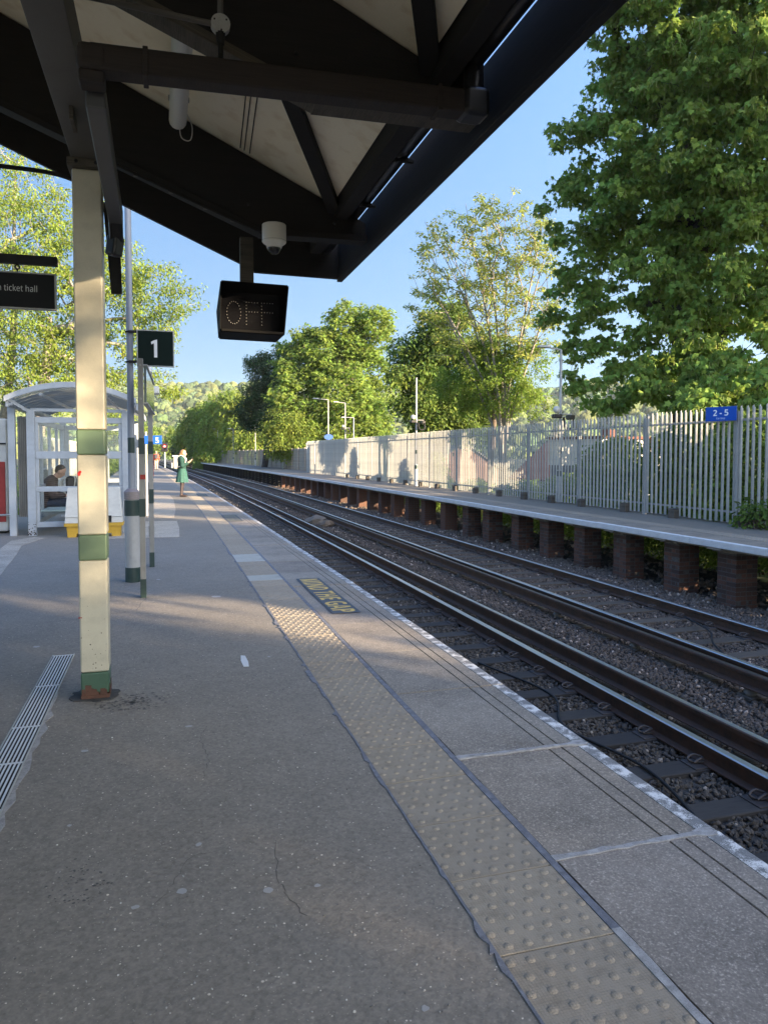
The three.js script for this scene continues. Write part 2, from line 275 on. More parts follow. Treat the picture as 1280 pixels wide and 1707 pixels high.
{ // loose cables and odd lumps
  const r = rng(4);
  const cab = (label, pts) => tag(mesh('cable', tube(pts.map(q => P(...q)), 0.014, 60, 6), mBlack), label, 'cable');
  cab('black cable lying in the ballast beside the shiny rail', [[3.5, BED + 0.05, 4.0], [3.75, BED + 0.06, 5.1], [3.62, BED + 0.045, 6.2], [3.95, BED + 0.05, 7.0], [3.7, BED + 0.05, 8.4]]);
  cab('black cable looped across the sleepers of the rusty track', [[6.6, BED + 0.12, 7.4], [6.95, BED + 0.13, 8.1], [7.4, BED + 0.12, 8.7], [7.7, BED + 0.12, 9.6]]);
  cab('coil of black cable on the ground by the nearest brick pier', [[9.0, BED + 0.05, 8.6], [9.25, BED + 0.16, 9.1], [9.55, BED + 0.08, 9.3], [9.6, BED + 0.2, 8.9], [9.3, BED + 0.1, 8.7], [9.2, BED + 0.06, 9.2], [9.6, BED + 0.05, 9.6]]);
  const rock = (label, u, s, w, h, seed, c) => { const g = new THREE.IcosahedronGeometry(1, 1), p = g.attributes.position, q = rng(seed), m = new Map(); for (let i = 0; i < p.count; i++) { const k = [p.getX(i), p.getY(i), p.getZ(i)].map(v => v.toFixed(2)).join(); if (!m.has(k)) m.set(k, 0.75 + 0.45 * q()); const f = m.get(k); p.setXYZ(i, p.getX(i) * f * w, p.getY(i) * f * h, p.getZ(i) * f * w); } g.computeVertexNormals(); const o = tag(mesh('rock', boxUV(g), M(c, 0.95, { map: grainMap })), label, 'rock'); o.position.copy(P(u, BED + h * 0.5, s)); };
  rock('pale grey rock lying beside the nearest brick pier', 9.62, 9.75, 0.15, 0.13, 3, [0.32, 0.29, 0.25]);
  rock('grey rubble lump lying between the two tracks far along', 5.55, 27.5, 0.42, 0.22, 8, [0.2, 0.17, 0.14]);
  rock('smaller brown rubble lump beside the larger one between the tracks', 5.7, 26.2, 0.25, 0.18, 9, [0.22, 0.16, 0.11]);
}

// ------------------------------------------------------------------ near platform
const edgeShift = s => s < 8 ? 0 : -0.010 * (Math.min(s, 110) - 8);
const platform = thing('platform', 'grey tarmac platform with a buff tactile strip and worn white edge', 'platform', null, 'structure');
{
  const r = rng(21);
  for (const [a, b, u] of [[-14, 20.2, -7], [20.2, 112, -3.1]]) mesh('tarmac', sweep([[u, -1.3], [0.945, -1.3], [0.945, 0], [u, 0]], a, b, 4, true, null), mTarmac, platform);
  mesh('base', sweep([[0.946, -1.3], [1.98, -1.3], [1.98, -0.075], [0.946, -0.075]], -14, 112, 4, true, edgeShift), mConcrete, platform);
  // tactile paving, 405 mm bays
  const dome = boxUV(new THREE.SphereGeometry(0.0175, 10, 3, 0, 6.2832, 0, 1.45)); dome.scale(1, 0.46, 1); dome.translate(0, 0.0375, 0);
  const pv = [box(0.398, 0.04, 0.400, 0, 0.02, 0, 0.0025)]; for (let i = 0; i < 6; i++) for (let j = 0; j < 6; j++) { const d = dome.clone(); d.translate(-0.1667 + 0.0667 * i + (j % 2 ? 0.015 : -0.015), 0, -0.1667 + 0.0667 * j); pv.push(d); }
  const paver = merge(pv), plain = box(0.40, 0.04, 0.40, 0, 0.021, 0, 0.003);
  for (let k = -3; k < 160; k++) {
    const s = 1.78 + 0.405 * k, pale = k === 18 || k === 22 || k === 21 && false || k === 23;
    const o = mesh('tactile_paver', pale ? plain : paver, pale ? mPalePaver : mPavers[(r() * 4) | 0], platform, pale ? 'pale smooth paver without domes' : undefined);
    const sh = s < 20 ? 0 : edgeShift(s) + 0.12; o.position.copy(P(1.1445 + sh, -0.0385 + (r() - 0.5) * 0.003, s)); o.rotation.y = heading(s) + (r() - 0.5) * 0.008;
  }
  mesh('tactile_strip', sweep([[0.945, -0.04], [1.343, -0.04], [1.343, 0.003], [0.945, 0.003]], 66.45, 112, 4, true, s => edgeShift(s) + 0.12), mPavers[0], platform);
  // bedding mortar, ragged on the tarmac side
  for (let a = -2; a < 40; a += 4) {
    const L = [], R = []; let w = 0.02; for (let k = 0; k <= 100; k++) { const s = a + k * 0.04; if (r() < 0.3) w = 0.004 + 0.026 * r() ** 3; L.push([0.945 - 0.004 - w * (0.75 + 0.5 * r()), s]); if (k % 4 === 0) R.push([1.379 - 0.008 * r(), s]); }
    mesh('mortar_strip', slabPoly([...L, [0.946, a + 4], [0.946, a]], -0.01, 0.0045), mMortar, platform);
    mesh('mortar_strip', slabPoly([[1.344, a], [1.344, a + 4], ...R.reverse()], -0.01, 0.0035), a < 2 ? mMortarPale : mMortar, platform);
  }
  // coping slabs, each about a metre, with two grooves along the edge
  const prof = [[1.381, -0.07], [2.035, -0.07], [2.035, 0], [1.953, 0], [1.951, -0.007], [1.943, -0.007], [1.941, 0], [1.878, 0], [1.876, -0.007], [1.868, -0.007], [1.866, 0], [1.381, 0]];
  const js = [-2.4, -1.4, -0.45, 0.5, 1.47, 2.42, 3.375, 4.405, 5.38]; while (js[js.length - 1] < 62) js.push(js[js.length - 1] + 0.99 + 0.03 * (r() - 0.5));
  for (let k = 0; k + 1 < js.length; k++) {
    const dy = (r() - 0.5) * 0.005; const m = mConcretes[(r() * 4) | 0];
    mesh('coping_slab', sweep(prof.map(q => [q[0], q[1] + dy]), js[k] + 0.004, js[k + 1] - 0.004, 1, true, edgeShift), m, platform);
    mesh('nosing', sweep([[2.037, -0.09], [2.118, -0.09], [2.121, -0.012], [2.112, 0.001], [2.037, 0.002]].map(q => [q[0], q[1] + dy]), js[k] + 0.003, js[k + 1] - 0.003, 1, true, edgeShift), mEdgeWhite, platform);
  }
  mesh('coping', sweep([[1.381, -0.07], [2.035, -0.07], [2.035, 0], [1.381, 0]], js[js.length - 1] + 0.003, 112, 3, true, edgeShift), mConcrete, platform);
  mesh('nosing', sweep([[2.037, -0.09], [2.12, -0.09], [2.12, 0.001], [2.037, 0.002]], js[js.length - 1] + 0.003, 112, 3, true, edgeShift), mEdgeWhite, platform);
  // pale cement run over two of the joints
  for (const s of [2.42, 3.375]) { const A = [], B = []; for (let k = 0; k <= 16; k++) { const u = 1.37 + 0.72 * k / 16, w = 0.008 + 0.009 * r() + (u > 2 ? 0.02 : 0) + (k < 2 ? 0.006 : 0), c = s + (r() - 0.5) * 0.008; A.push([u, c - w]); B.push([u, c + w]); } mesh('mortar_joint', slabPoly([...A, ...B.reverse()], -0.004, 0.0065), mMortarPale, platform); }
  // painted warning, yellow on dark
  const warn = (s0, s1, u0, u1, worn) => {
    const c = document.createElement('canvas'); c.width = 1024; c.height = 144; const x = c.getContext('2d');
    x.fillStyle = worn ? '#4b4e50' : '#484f57'; x.fillRect(0, 0, 1024, 144); x.fillStyle = worn ? '#7a7660' : '#d8b561'; x.font = 'bold 128px sans-serif'; x.textAlign = 'center'; x.textBaseline = 'middle';
    x.save(); x.translate(512, 74); const w = x.measureText('MIND THE GAP').width; x.scale(985 / w, 1.2); x.fillText('MIND THE GAP', 0, 0); x.restore();
    const q = rng(8); x.fillStyle = worn ? '#4b4e50' : '#454749'; for (let k = 0; k < 1500; k++) x.fillRect(q() * 1024, q() * 144, 1 + 3 * q(), 1 + 2 * q());
    const t = new THREE.CanvasTexture(c); t.colorSpace = THREE.SRGBColorSpace;
    const p0 = P(u0, 0, s1), p1 = P(u1, 0, s1), p2 = P(u1, 0, s0), p3 = P(u0, 0, s0), g = new THREE.BufferGeometry();   // reads along the edge towards the viewer
    g.setAttribute('position', new THREE.Float32BufferAttribute([p3, p2, p1, p3, p1, p0].flatMap(p => [p.x, 0.0068, p.z]), 3));
    g.setAttribute('uv', new THREE.Float32BufferAttribute([1, 0, 1, 1, 0, 1, 1, 0, 0, 1, 0, 0], 2)); g.computeVertexNormals();
    mesh('painted_warning', g, M(WHITE, 0.75, { map: t }), platform, worn ? 'faded dark panel with a worn safety warning' : 'dark painted panel with yellow lettering');
  };
  warn(6.8, 8.85, 1.495, 1.775, false); warn(16.86, 18.68, 1.33, 1.70, true); warn(27.2, 29.0, 1.22, 1.56, true);
  mesh('paint_mark', slabPoly([[0.512, 5.29], [0.548, 5.285], [0.556, 5.4], [0.55, 5.57], [0.52, 5.59], [0.507, 5.45]], -0.002, 0.003), M([0.66, 0.67, 0.68], 0.7, { map: mottleMap }), platform, 'short white painted dash');
  const patch = (pts, m, l) => mesh('surface_patch', slabPoly(pts, -0.01, 0.0042), m, platform, l);
  const mPatch = M([1.75, 1.72, 1.66], 0.85, { map: concreteMap });
  patch([[-1.4, 14.1], [0.24, 14.02], [0.27, 15.7], [0.255, 17.4], [-1.4, 17.5]], mPatch, 'pale repair patch in the tarmac');
  patch([[-1.2, 18.5], [0.21, 18.45], [0.3, 21], [0.33, 25.9], [0.24, 28.6], [-1.2, 28.6]], M([1.45, 1.42, 1.38], 0.85, { map: concreteMap }), 'longer pale repair patch in the tarmac');
  patch([[-2.15, 9.2], [-2.0, 10.1], [-2.17, 12.2], [-2.3, 13.4], [-2.1, 14.5], [-2.3, 14.7], [-2.6, 14.2], [-2.56, 13.2], [-2.50, 12.5], [-2.35, 10.4], [-2.5, 9.2]], M([1.55, 1.52, 1.46], 0.85, { map: concreteMap }), 'pale curved concrete band');
  const crack = (pts, w) => { const A = [], B = []; let pu = pts[0]; const all = []; for (let k = 0; k + 1 < pts.length; k++) for (let j = 0; j < 9; j++) { const t = j / 9; all.push([pts[k][0] + (pts[k + 1][0] - pts[k][0]) * t + (r() - 0.5) * 0.02, pts[k][1] + (pts[k + 1][1] - pts[k][1]) * t + (r() - 0.5) * 0.03]); } for (let i = 0; i < all.length; i++) { const a = all[Math.max(0, i - 1)], b = all[Math.min(all.length - 1, i + 1)], L = Math.hypot(b[0] - a[0], b[1] - a[1]) || 1, ww = w * 0.62 * (0.3 + r()); A.push([all[i][0] - (b[1] - a[1]) / L * ww, all[i][1] + (b[0] - a[0]) / L * ww]); B.push([all[i][0] + (b[1] - a[1]) / L * ww, all[i][1] - (b[0] - a[0]) / L * ww]); } mesh('crack', flatPoly([...A, ...B.reverse()], 0.0012), M([0.085, 0.08, 0.075], 0.95), platform, 'thin dark strip drawn for a recessed crack in the tarmac'); };  // flat dark strips stand in for the shaded recesses of cracks
  crack([[0.42, 2.35], [0.36, 2.55], [0.40, 2.9]], 0.0022); crack([[0.15, 3.5], [0.18, 3.7], [0.15, 4.0], [0.2, 4.2]], 0.0022); crack([[-0.7, 8.0], [0.2, 8.15], [0.9, 8.25]], 0.004); crack([[-1.2, 7.1], [-0.3, 7.5], [-0.2, 8.3]], 0.004); crack([[-0.05, 2.55], [0.06, 2.8], [0.3, 2.9]], 0.0015);
  const gum = []; const bl = (u, s, a, seed) => { const q = rng(seed), pts = []; for (let k = 0; k < 9; k++) { const t = k / 9 * 6.283, w = a * (0.7 + 0.5 * q()); pts.push([u + w * Math.cos(t), s + w * 1.0 * Math.sin(t)]); } return flatPoly(pts, 0.0016); };
  for (const [u, s, a] of [[0.03, 2.6, 0.018], [-0.12, 2.55, 0.013], [0.32, 2.52, 0.018], [0.49, 2.5, 0.012], [0.1, 4.2, 0.02], [-0.42, 4.0, 0.017], [0.72, 5.5, 0.014], [0.1, 2.9, 0.014], [-0.4, 3.2, 0.012], [0.5, 8.0, 0.05], [-0.1, 9.3, 0.03], [0.66, 1.85, 0.012], [-1.0, 6.3, 0.03]]) gum.push(bl(u, s, a, (s * 100) | 0));
  mesh('gum_spots', merge(gum), M([0.36, 0.35, 0.335], 0.9), platform).userData.kind = 'stuff';
  const st = []; { const q = rng(90); for (let k = 0; k < 70; k++) { const a = q() * 6.28, d = 0.15 * Math.sqrt(q()) * (0.5 + 0.5 * q()); st.push(bl(-0.31 + d * Math.cos(a) * 0.8, 2.75 + d * 1.3 * Math.sin(a), 0.002 + 0.004 * q(), 300 + k)); } for (let k = 0; k < 160; k++) { const a = q() * 6.28, d = 0.24 * q(); st.push(bl(-0.22 + d * Math.cos(a), 4.72 + 0.7 * d * Math.sin(a), 0.004 + 0.007 * q(), 600 + k)); } }
  mesh('oil_spots', merge(st), M([0.09, 0.086, 0.08], 0.8), platform, 'dark oily speckles on the tarmac').userData.kind = 'stuff';
  const grit = M(WHITE, 0.95); const ms = [], cs = []; { const q = rng(55); for (let k = 0; k < 900; k++) { const s = 1.6 + 7 * q() * q(), u = -1.2 + q() * 2.1, z = 0.002 + 0.003 * q(); ms.push(new THREE.Matrix4().compose(P(u, 0.001, s), new THREE.Quaternion().setFromEuler(new THREE.Euler(q() * 6, q() * 6, q() * 6)), V(z, z, z))); const v = 0.15 + 0.5 * q() * q(); cs.push(lin(v, v * 0.96, v * 0.9)); } }
  instanced('loose_grit', stoneGeo(3), grit, ms, cs, platform);
}
{ // slot drain
  const d = thing('slot_drain', 'metal slotted drain grating let into the tarmac left of the cream column', 'drain grating', null, null);
  const bar1 = (a, b) => Array.from({ length: 7 }, (_, i) => [box(0.0088, 0.006, b - a - 0.02, -0.838 + 0.0100 + i * 0.0193, 0.0060, -(a + b) / 2, 0.0015)]).flat();
  for (const [a, b] of [[2.4, 2.9], [2.9, 3.42], [3.42, 3.93], [3.93, 4.44], [4.44, 5.2], [5.2, 5.96]]) { const g = grp('grate', d); if (a < 3.4) { mesh('mesh_plate', merge(Array.from({ length: 10 }, (_, i) => box(0.14, 0.01, 0.016, -0.77, -0.004, -(a + 0.03 + i * 0.05), 0.002).translate(0, 0.008, 0))), mGalv, g); } else bar1(a, b).forEach(q => mesh('grating_bar', q, mSteel, g)); mesh('cross_bar', box(0.142, 0.005, 0.012, -0.77, 0.0055, -b + 0.006, 0.0015), mSteel, g); }
  mesh('frame', merge([box(0.008, 0.02, 3.6, -0.844, -0.002, -4.18, 0.002), box(0.008, 0.02, 3.6, -0.696, -0.002, -4.18, 0.002)]), mGalv, d);
  mesh('channel', box(0.14, 0.004, 3.58, -0.77, 0.0005, -4.18), mDrainShade, d);  // thin black sheet; the shade of a deep drain is put into its colour
  const r = rng(2), A = []; for (let k = 0; k <= 24; k++) A.push([-0.66 + 0.035 * r() - 0.02, 2.4 + k * 0.11]); mesh('haunch', slabPoly([[-0.689, 2.4], ...A, [-0.689, 5.04]], -0.01, 0.003), mMortarPale, d, 'broken pale concrete beside the grating');
}

// ------------------------------------------------------------------ platform canopy and its column
{
  const c = thing('canopy_column', 'cream steel column with green bands holding up the canopy', 'column', null, null, V(-0.447, 0, -4.92));
  const W = 0.166, seg = (n, a, b, m, l, w = W) => mesh(n, box(w, b - a, w, 0, (a + b) / 2, 0, 0.012), m, c, l);
  seg('foot', -0.01, 0.034, mRust, 'rust-eaten column foot', W + 0.004); seg('painted_band', 0.034, 0.169, M([0.055, 0.115, 0.075], 0.4, { map: mottleMap }), 'dark green bottom band'); seg('shaft', 0.169, 0.865, mCream); seg('painted_band', 0.865, 1.024, mGreen); seg('shaft', 1.024, 1.516, mCream); seg('painted_band', 1.516, 1.67, mGreen); seg('shaft', 1.67, 3.235, mCream);
  mesh('cap_plate', box(0.21, 0.05, 0.24, 0, 3.26, 0, 0.004), mTimberBrown, c);
  { const A = [], q = rng(33); for (let k = 0; k < 26; k++) { const a = k / 26 * 6.283, d = 0.105 + 0.05 * q() + 0.02 * Math.abs(Math.sin(2 * a)); A.push([d * Math.cos(a) - 0.447, d * Math.sin(a) + 4.92]); } const g = slabPoly(A, -0.004, 0.006); g.translate(0.447, 0, 4.92); mesh('sealant', g, M([0.075, 0.072, 0.066], 0.9, { map: grainMap }), c, 'rough dark sealant round the column foot'); const f = []; for (let k = 0; k < 40; k++) { const w = 0.01 + 0.022 * q(), h = 0.015 + 0.05 * q() * q(), s = k % 2; f.push(box(s ? w : 0.003, h, s ? 0.003 : w, s ? -0.07 + 0.14 * q() : 0.083 + k * 0.00012, 0.03 + h / 2, s ? 0.083 + k * 0.00012 : -0.07 + 0.14 * q())); } mesh('rust_scabs', merge(f), mRust, c, 'rust scabs creeping up from the foot').userData.kind = 'stuff'; }
  const flk = []; const q = rng(14); for (let k = 0; k < 26; k++) { const y = 0.17 + 0.85 * q() ** 2.2, x = -0.075 + 0.15 * q(); const g = new THREE.CircleGeometry(0.0015 + 0.004 * q() * q(), 7); g.translate(x, y, 0.0838); flk.push(clean(g)); } mesh('paint_chips', merge(flk), M([0.06, 0.04, 0.035], 0.9), c).userData.kind = 'stuff';
  const st = new THREE.Shape(); st.absellipse(0, 0, 0.009, 0.013, 0, 6.283); const sg = new THREE.ShapeGeometry(st, 10), s2 = new THREE.CircleGeometry(0.008, 10); s2.translate(0.006, 0.012, 0); const sm = merge([sg, s2]); sm.translate(-0.07, 1.40, 0.0845); mesh('sticker', sm, M([0.6, 0.02, 0.015], 0.5), c, 'small red poppy sticker');
  mesh('graffiti_mark', box(0.022, 0.006, 0.001, -0.078, 0.515, 0.0836), mRed, c);
}
const canopy = thing('platform_canopy', 'dark timber canopy with cream ceiling panels over the near platform', 'canopy', null, null);
{
  const ceil = u => 3.53 - 0.465 * (u - 1.262), S0 = -9, S1 = 7.0;       // underside of the sloping roof
  const ridge = -3.1;
  mesh('roof', prismZ([[ridge, ceil(ridge) + 0.06], [1.5, ceil(1.5) + 0.06], [1.5, ceil(1.5) + 0.16], [ridge, ceil(ridge) + 0.16], [-6.5, ceil(ridge) - 1.2], [-6.5, ceil(ridge) - 1.3]], -S1 - 0.05, -S0), M([0.06, 0.055, 0.05], 0.9), canopy);
  for (let k = 0; k < 7; k++) {                                       // ceiling boards between frames
    const a = [-9, -6.7, -4.4, -2.1, 0.15, 1.35, 3.7, 5.95][k], b = [-9, -6.7, -4.4, -2.1, 0.15, 1.35, 3.7, 5.95][k + 1] - 0.004;
    mesh('ceiling_panel', prismZ([[ridge, ceil(ridge)], [1.29, ceil(1.29)], [1.29, ceil(1.29) + 0.012], [ridge, ceil(ridge) + 0.012]], -b, -a), mCeil, canopy);
  }
  mesh('ceiling_panel', prismZ([[ridge, ceil(ridge)], [1.29, ceil(1.29)], [1.29, ceil(1.29) + 0.012], [ridge, ceil(ridge) + 0.012]], -6.97, -5.954), mCeil, canopy);
  const frameShape = [[-6.4, ceil(ridge) - 1.15], [ridge, ceil(ridge) - 0.01], [1.56, ceil(1.56) - 0.01], [1.56, 3.275], [0.73, 3.262], [-0.34, 3.69], [ridge, 4.85], [-6.4, 3.4]];
  for (const [s, n] of [[5.85, 1], [3.62, 1], [1.25, 1], [-1.6, 1], [-4.2, 1], [-6.8, 1]]) {
    const f = grp('roof_frame', canopy);
    mesh('web_board', prismZ(frameShape, -s - 0.1, -s), mTimberDark, f);
    mesh('bottom_chord', merge([beam(V(0.72, 3.252, -s - 0.05), V(-3.1, 4.80, -s - 0.05), 0.14, 0.045), beam(V(0.71, 3.25, -s - 0.05), V(1.57, 3.262, -s - 0.05), 0.14, 0.05)]), s === 3.62 ? mTimberBrown : mTimberDark, f);  // one chord is lighter brown: the light it catches is put into the colour
  }
  mesh('gable_board', prismZ([[ridge, ceil(ridge) + 0.2], [1.60, ceil(1.6) + 0.2], [1.60, 3.20], [0.80, 3.208], [0.68, 3.275], [-1.31, 4.133], [ridge, 4.9], [-6.4, 3.5], [-6.4, ceil(ridge) - 1.0]], -7.03, -6.985), mTimberDark, canopy);
  mesh('fascia', boxUV(new THREE.BoxGeometry(0.04, 0.325, 16.05).translate(1.61, 3.36, 1.0)), mTimberDark, canopy, 'deep dark edge board along the track');
  mesh('fascia_trim', box(0.05, 0.03, 16.06, 1.612, 3.193, 1.0, 0.004), mBlack, canopy);
  mesh('eaves_beam', box(0.11, 0.15, 15.9, 1.355, 3.47, 1.05, 0.006), mTimberDark, canopy);
  mesh('gutter', merge([tube([V(1.475, 3.47, -6.95), V(1.475, 3.47, 0), V(1.475, 3.47, 8.9)], 0.052, 30, 12)]), mBlackGloss, canopy);
  const br = []; for (let s = -8; s < 7; s += 0.9) br.push(box(0.13, 0.02, 0.03, 1.48, 3.405, -s, 0.003), bar(V(1.42, 3.54, -s), V(1.52, 3.40, -s), 0.008)); for (let k = 0; k < br.length; k += 2) mesh('gutter_bracket', merge([br[k], br[k + 1]]), mBlack, canopy);
  for (const s of [5.85, 3.62, 1.25]) mesh('wind_brace', beam(V(0.36, ceil(0.36) - 0.05, -(s - 2.1)), V(1.3, ceil(1.3) - 0.05, -(s - 0.02)), 0.10, 0.07), mTimberDark, canopy);
  mesh('long_beam', box(0.165, 0.20, 14.0, -0.447, 3.385, 1.88, 0.006), mGreyBeam, canopy, 'grey lengthwise beam over the column');
  mesh('beam_cleat', box(0.02, 0.10, 0.18, -0.447, 3.27, -4.2, 0.002), mTimberBrown, canopy);
  const wires = []; for (const u of [0.50, 0.53, 0.57]) wires.push(bar(V(u, ceil(u) - 0.006, -4.55), V(u + 0.06, ceil(u + 0.06) - 0.006, -5.8), 0.004)); each('ceiling_wire', wires, mBlack, canopy);
  const pipe = grp('rainwater_pipe', canopy);
  mesh('pipe_length', beam(V(1.5, 3.245, -3.46), V(-0.30, 3.205, -3.46), 0.11, 0.112, 0.012), mTimberBrown.clone(), pipe).material.color.setRGB(0.034, 0.024, 0.020);
  const pm = pipe.children[0].material;
  mesh('pipe_elbow', merge([box(0.13, 0.116, 0.122, -0.285, 3.206, -3.46, 0.03), box(0.105, 0.05, 0.108, -0.29, 3.128, -3.475, 0.008)]), pm, pipe);
  mesh('pipe_elbow', merge([box(0.14, 0.14, 0.15, 1.47, 3.245, -3.46, 0.03), bar(V(1.475, 3.28, -3.46), V(1.475, 3.44, -3.46), 0.05, 0.05, 12)]), mBlackGloss, pipe);
  mesh('pipe_length', beam(V(-0.285, 3.10, -3.56), V(-0.295, 3.02, -5.05), 0.085, 0.10, 0.01), M([0.075, 0.075, 0.078], 0.5, { map: mottleMap }), pipe);
  mesh('pipe_shoe', merge([beam(V(-0.296, 3.02, -5.03), V(-0.30, 2.90, -5.16), 0.085, 0.11, 0.02), beam(V(-0.30, 2.93, -5.12), V(-0.32, 2.80, -5.14), 0.085, 0.09, 0.02)]), mBlackGloss, pipe);
  mesh('bracket_board', prismZ([[-0.40, 3.23], [-0.30, 3.23], [-0.285, 2.62], [-0.355, 2.62]], -5.45, -5.42), mTimberDark, canopy);
  for (const [x, y, z] of [[-0.362, 3.42, -4.3], [-0.362, 3.34, -4.3], [-0.362, 3.42, -3.9], [-0.362, 3.40, -3.0], [-0.40, 3.262, -4.84], [-0.50, 3.262, -4.795], [-0.39, 3.262, -4.795]]) mesh('bolt', clean(new THREE.SphereGeometry(0.011, 8, 6).translate(x, y, z)), mBlack, canopy);
  for (const [u, y] of [[0.62, 3.45], [1.3, 3.36]]) for (const s of [3.615, 5.845]) mesh('bolt', clean(new THREE.SphereGeometry(0.013, 8, 6).translate(u, y, -s)), mBlack, canopy);
  for (const u of [-0.07, 1.28]) mesh('pipe_clip', box(0.022, 0.125, 0.122, u, 3.21 + 0.022 * u, -3.46, 0.003), pm, pipe);
  for (const u of [-0.2, 0.05, 0.3, 0.5]) mesh('conduit_clip', box(0.03, 0.04, 0.012, u, 3.64 - 0.382 * (u + 0.34), -5.838, 0.003), mGreyBeam, canopy);
  // left of the frame the roof rests on a rear column row
  mesh('rear_beam', box(0.2, 0.25, 15.5, -5.9, 3.2, 1, 0.01), mTimberDark, canopy);
  for (const s of [6.2, 1.2, -3.8]) mesh('rear_column', box(0.17, 3.1, 0.17, -5.9, 1.55, -s, 0.01), mCream, canopy);
  // conduit along the end frame
  each('conduit', [tube([V(-0.34, 3.64, -5.83), V(0.2, 3.43, -5.83), V(0.62, 3.27, -5.83)], 0.012, 16, 6), tube([V(0.60, 3.28, -5.83), V(0.68, 3.24, -5.80), V(0.72, 3.235, -5.78), V(0.80, 3.245, -5.77)], 0.008, 16, 6), tube([V(-1.2, 3.55, -5.83), V(-0.7, 3.52, -5.83), V(-0.45, 3.42, -5.83)], 0.016, 16, 6)], mTimberDark, canopy);
}
{ // things hung under the canopy
  const l = thing('batten_light', 'switched off white fluorescent batten light hung beneath the canopy ceiling', 'light fitting', null, null, V(0.105, 3.86, -4.75), 0.01);
  mesh('housing', box(0.10, 0.05, 1.5, 0, 0.03, 0, 0.01), mWhitePlastic, l); const df = clean(new THREE.CapsuleGeometry(0.06, 1.38, 4, 14)); df.rotateX(Math.PI / 2); df.scale(1, 0.9, 1); df.translate(0, -0.02, 0); mesh('diffuser', df, M([0.66, 0.63, 0.55], 0.35), l);
  mesh('loop_wire', tube([V(0.01, -0.02, -0.75), V(0.03, -0.09, -0.80), V(0.085, -0.10, -0.80), V(0.10, -0.02, -0.76), V(0.06, 0.06, -0.72)], 0.004, 20, 5), mWhitePlastic, l); each('end_clip', [-1, 1].flatMap(w => [-0.4, 0, 0.4].map(z => box(0.012, 0.03, 0.02, w * 0.062, 0.0, z, 0.002))), mGalv, l);
  for (const w of [-1, 1]) mesh('hanger', bar(V(0, 0.05, w * 0.6), V(0, 0.42, w * 0.6), 0.006), mGalv, l);
  const j = thing('junction_box', 'round grey conduit junction box hanging over the rain pipe', 'junction box', null, null, V(0.25, 3.43, -3.44));
  const jb = clean(new THREE.CylinderGeometry(0.042, 0.042, 0.035, 20)); jb.rotateX(Math.PI / 2); mesh('box', jb, mGalv, j); each('conduit', [bar(V(-0.04, 0, 0), V(-0.75, 0.03, 0.02), 0.013, 0.013, 8), bar(V(0, 0.04, 0), V(0.0, 0.42, 0.05), 0.013, 0.013, 8)], mGreyBeam, j); mesh('gland', merge([cyl(0.016, 0.022, 0.05, 0, -0.085, 0, 10), cyl(0.012, 0.012, 0.06, 0, -0.14, 0, 8)]), mBlack, j); each('screw', [0.6, 2.7, 4.8].map(a => { const g = new THREE.CylinderGeometry(0.004, 0.004, 0.004, 6); g.rotateX(1.57); g.translate(0.03 * Math.cos(a), 0.03 * Math.sin(a), 0.019); return clean(g); }), mBlack, j);
  const d = thing('indicator_display', 'black hooded OFF indicator hanging below the canopy end', 'train indicator', null, null, V(0.715, 2.955, -6.30));
  // tall face, short back: the hood slopes down behind
  const hood = [[0, 0], [0, -0.425], [0.015, -0.425], [0.015, -0.41], [0.015, 0]];
  const F = { tl: [-0.267, -0.005, 0], tr: [0.281, -0.012, 0], bl: [-0.272, -0.405, -0.03], br: [0.248, -0.415, -0.03], tbl: [-0.277, -0.185, -0.40], tbr: [0.262, -0.185, -0.40], bbl: [-0.262, -0.412, -0.40], bbr: [0.235, -0.42, -0.40] };
  const quad = (a, b, cc, e, t = 0.010) => { const n = V(...b).sub(V(...a)).cross(V(...cc).sub(V(...a))).normalize().multiplyScalar(t), q = [a, b, cc, e].map(p => V(...p)), w = q.map(p => p.clone().add(n)); const pos = []; const tri = (...k) => k.forEach(p => pos.push(p.x, p.y, p.z)); tri(q[0], q[1], q[2], q[0], q[2], q[3]); tri(w[0], w[2], w[1], w[0], w[3], w[2]); for (let i = 0; i < 4; i++) { const k = (i + 1) % 4; tri(q[i], w[i], w[k], q[i], w[k], q[k]); } const g = new THREE.BufferGeometry(); g.setAttribute('position', new THREE.Float32BufferAttribute(pos, 3)); g.computeVertexNormals(); return boxUV(g); };
  const shell = new THREE.MeshPhysicalMaterial({ color: lin(0.004, 0.0038, 0.0038), roughness: 0.7, specularIntensity: 0.2, side: THREE.DoubleSide });
  mesh('top_hood', quad(F.tl, F.tr, F.tbr, F.tbl), shell, d); mesh('side_panel', quad(F.tl, F.tbl, F.bbl, F.bl), shell, d); mesh('side_panel', quad(F.tr, F.br, F.bbr, F.tbr), shell, d); mesh('bottom_panel', quad(F.bl, F.bbl, F.bbr, F.br), shell, d); mesh('back_panel', quad(F.tbl, F.tbr, F.bbr, F.bbl), shell, d);
  mesh('screen', quad([-0.262, -0.02, -0.13], [0.272, -0.02, -0.13], [0.245, -0.40, -0.13], [-0.262, -0.40, -0.13], 0.006), new THREE.MeshPhysicalMaterial({ color: lin(0.002, 0.002, 0.003), roughness: 0.6, specularIntensity: 0.1, side: THREE.DoubleSide }), d); mesh('front_lip', beam(V(-0.272, -0.40, -0.02), V(0.25, -0.41, -0.02), 0.02, 0.022), shell, d);
  const dots = []; const dot = (x, y) => { const g = new THREE.SphereGeometry(0.0044, 6, 4); g.translate(x, y, -0.121); dots.push(clean(g)); };
  for (let k = 0; k < 21; k++) { const a = k / 21 * 6.283; dot(-0.160 + 0.058 * Math.sin(a), -0.235 + 0.094 * Math.cos(a)); }
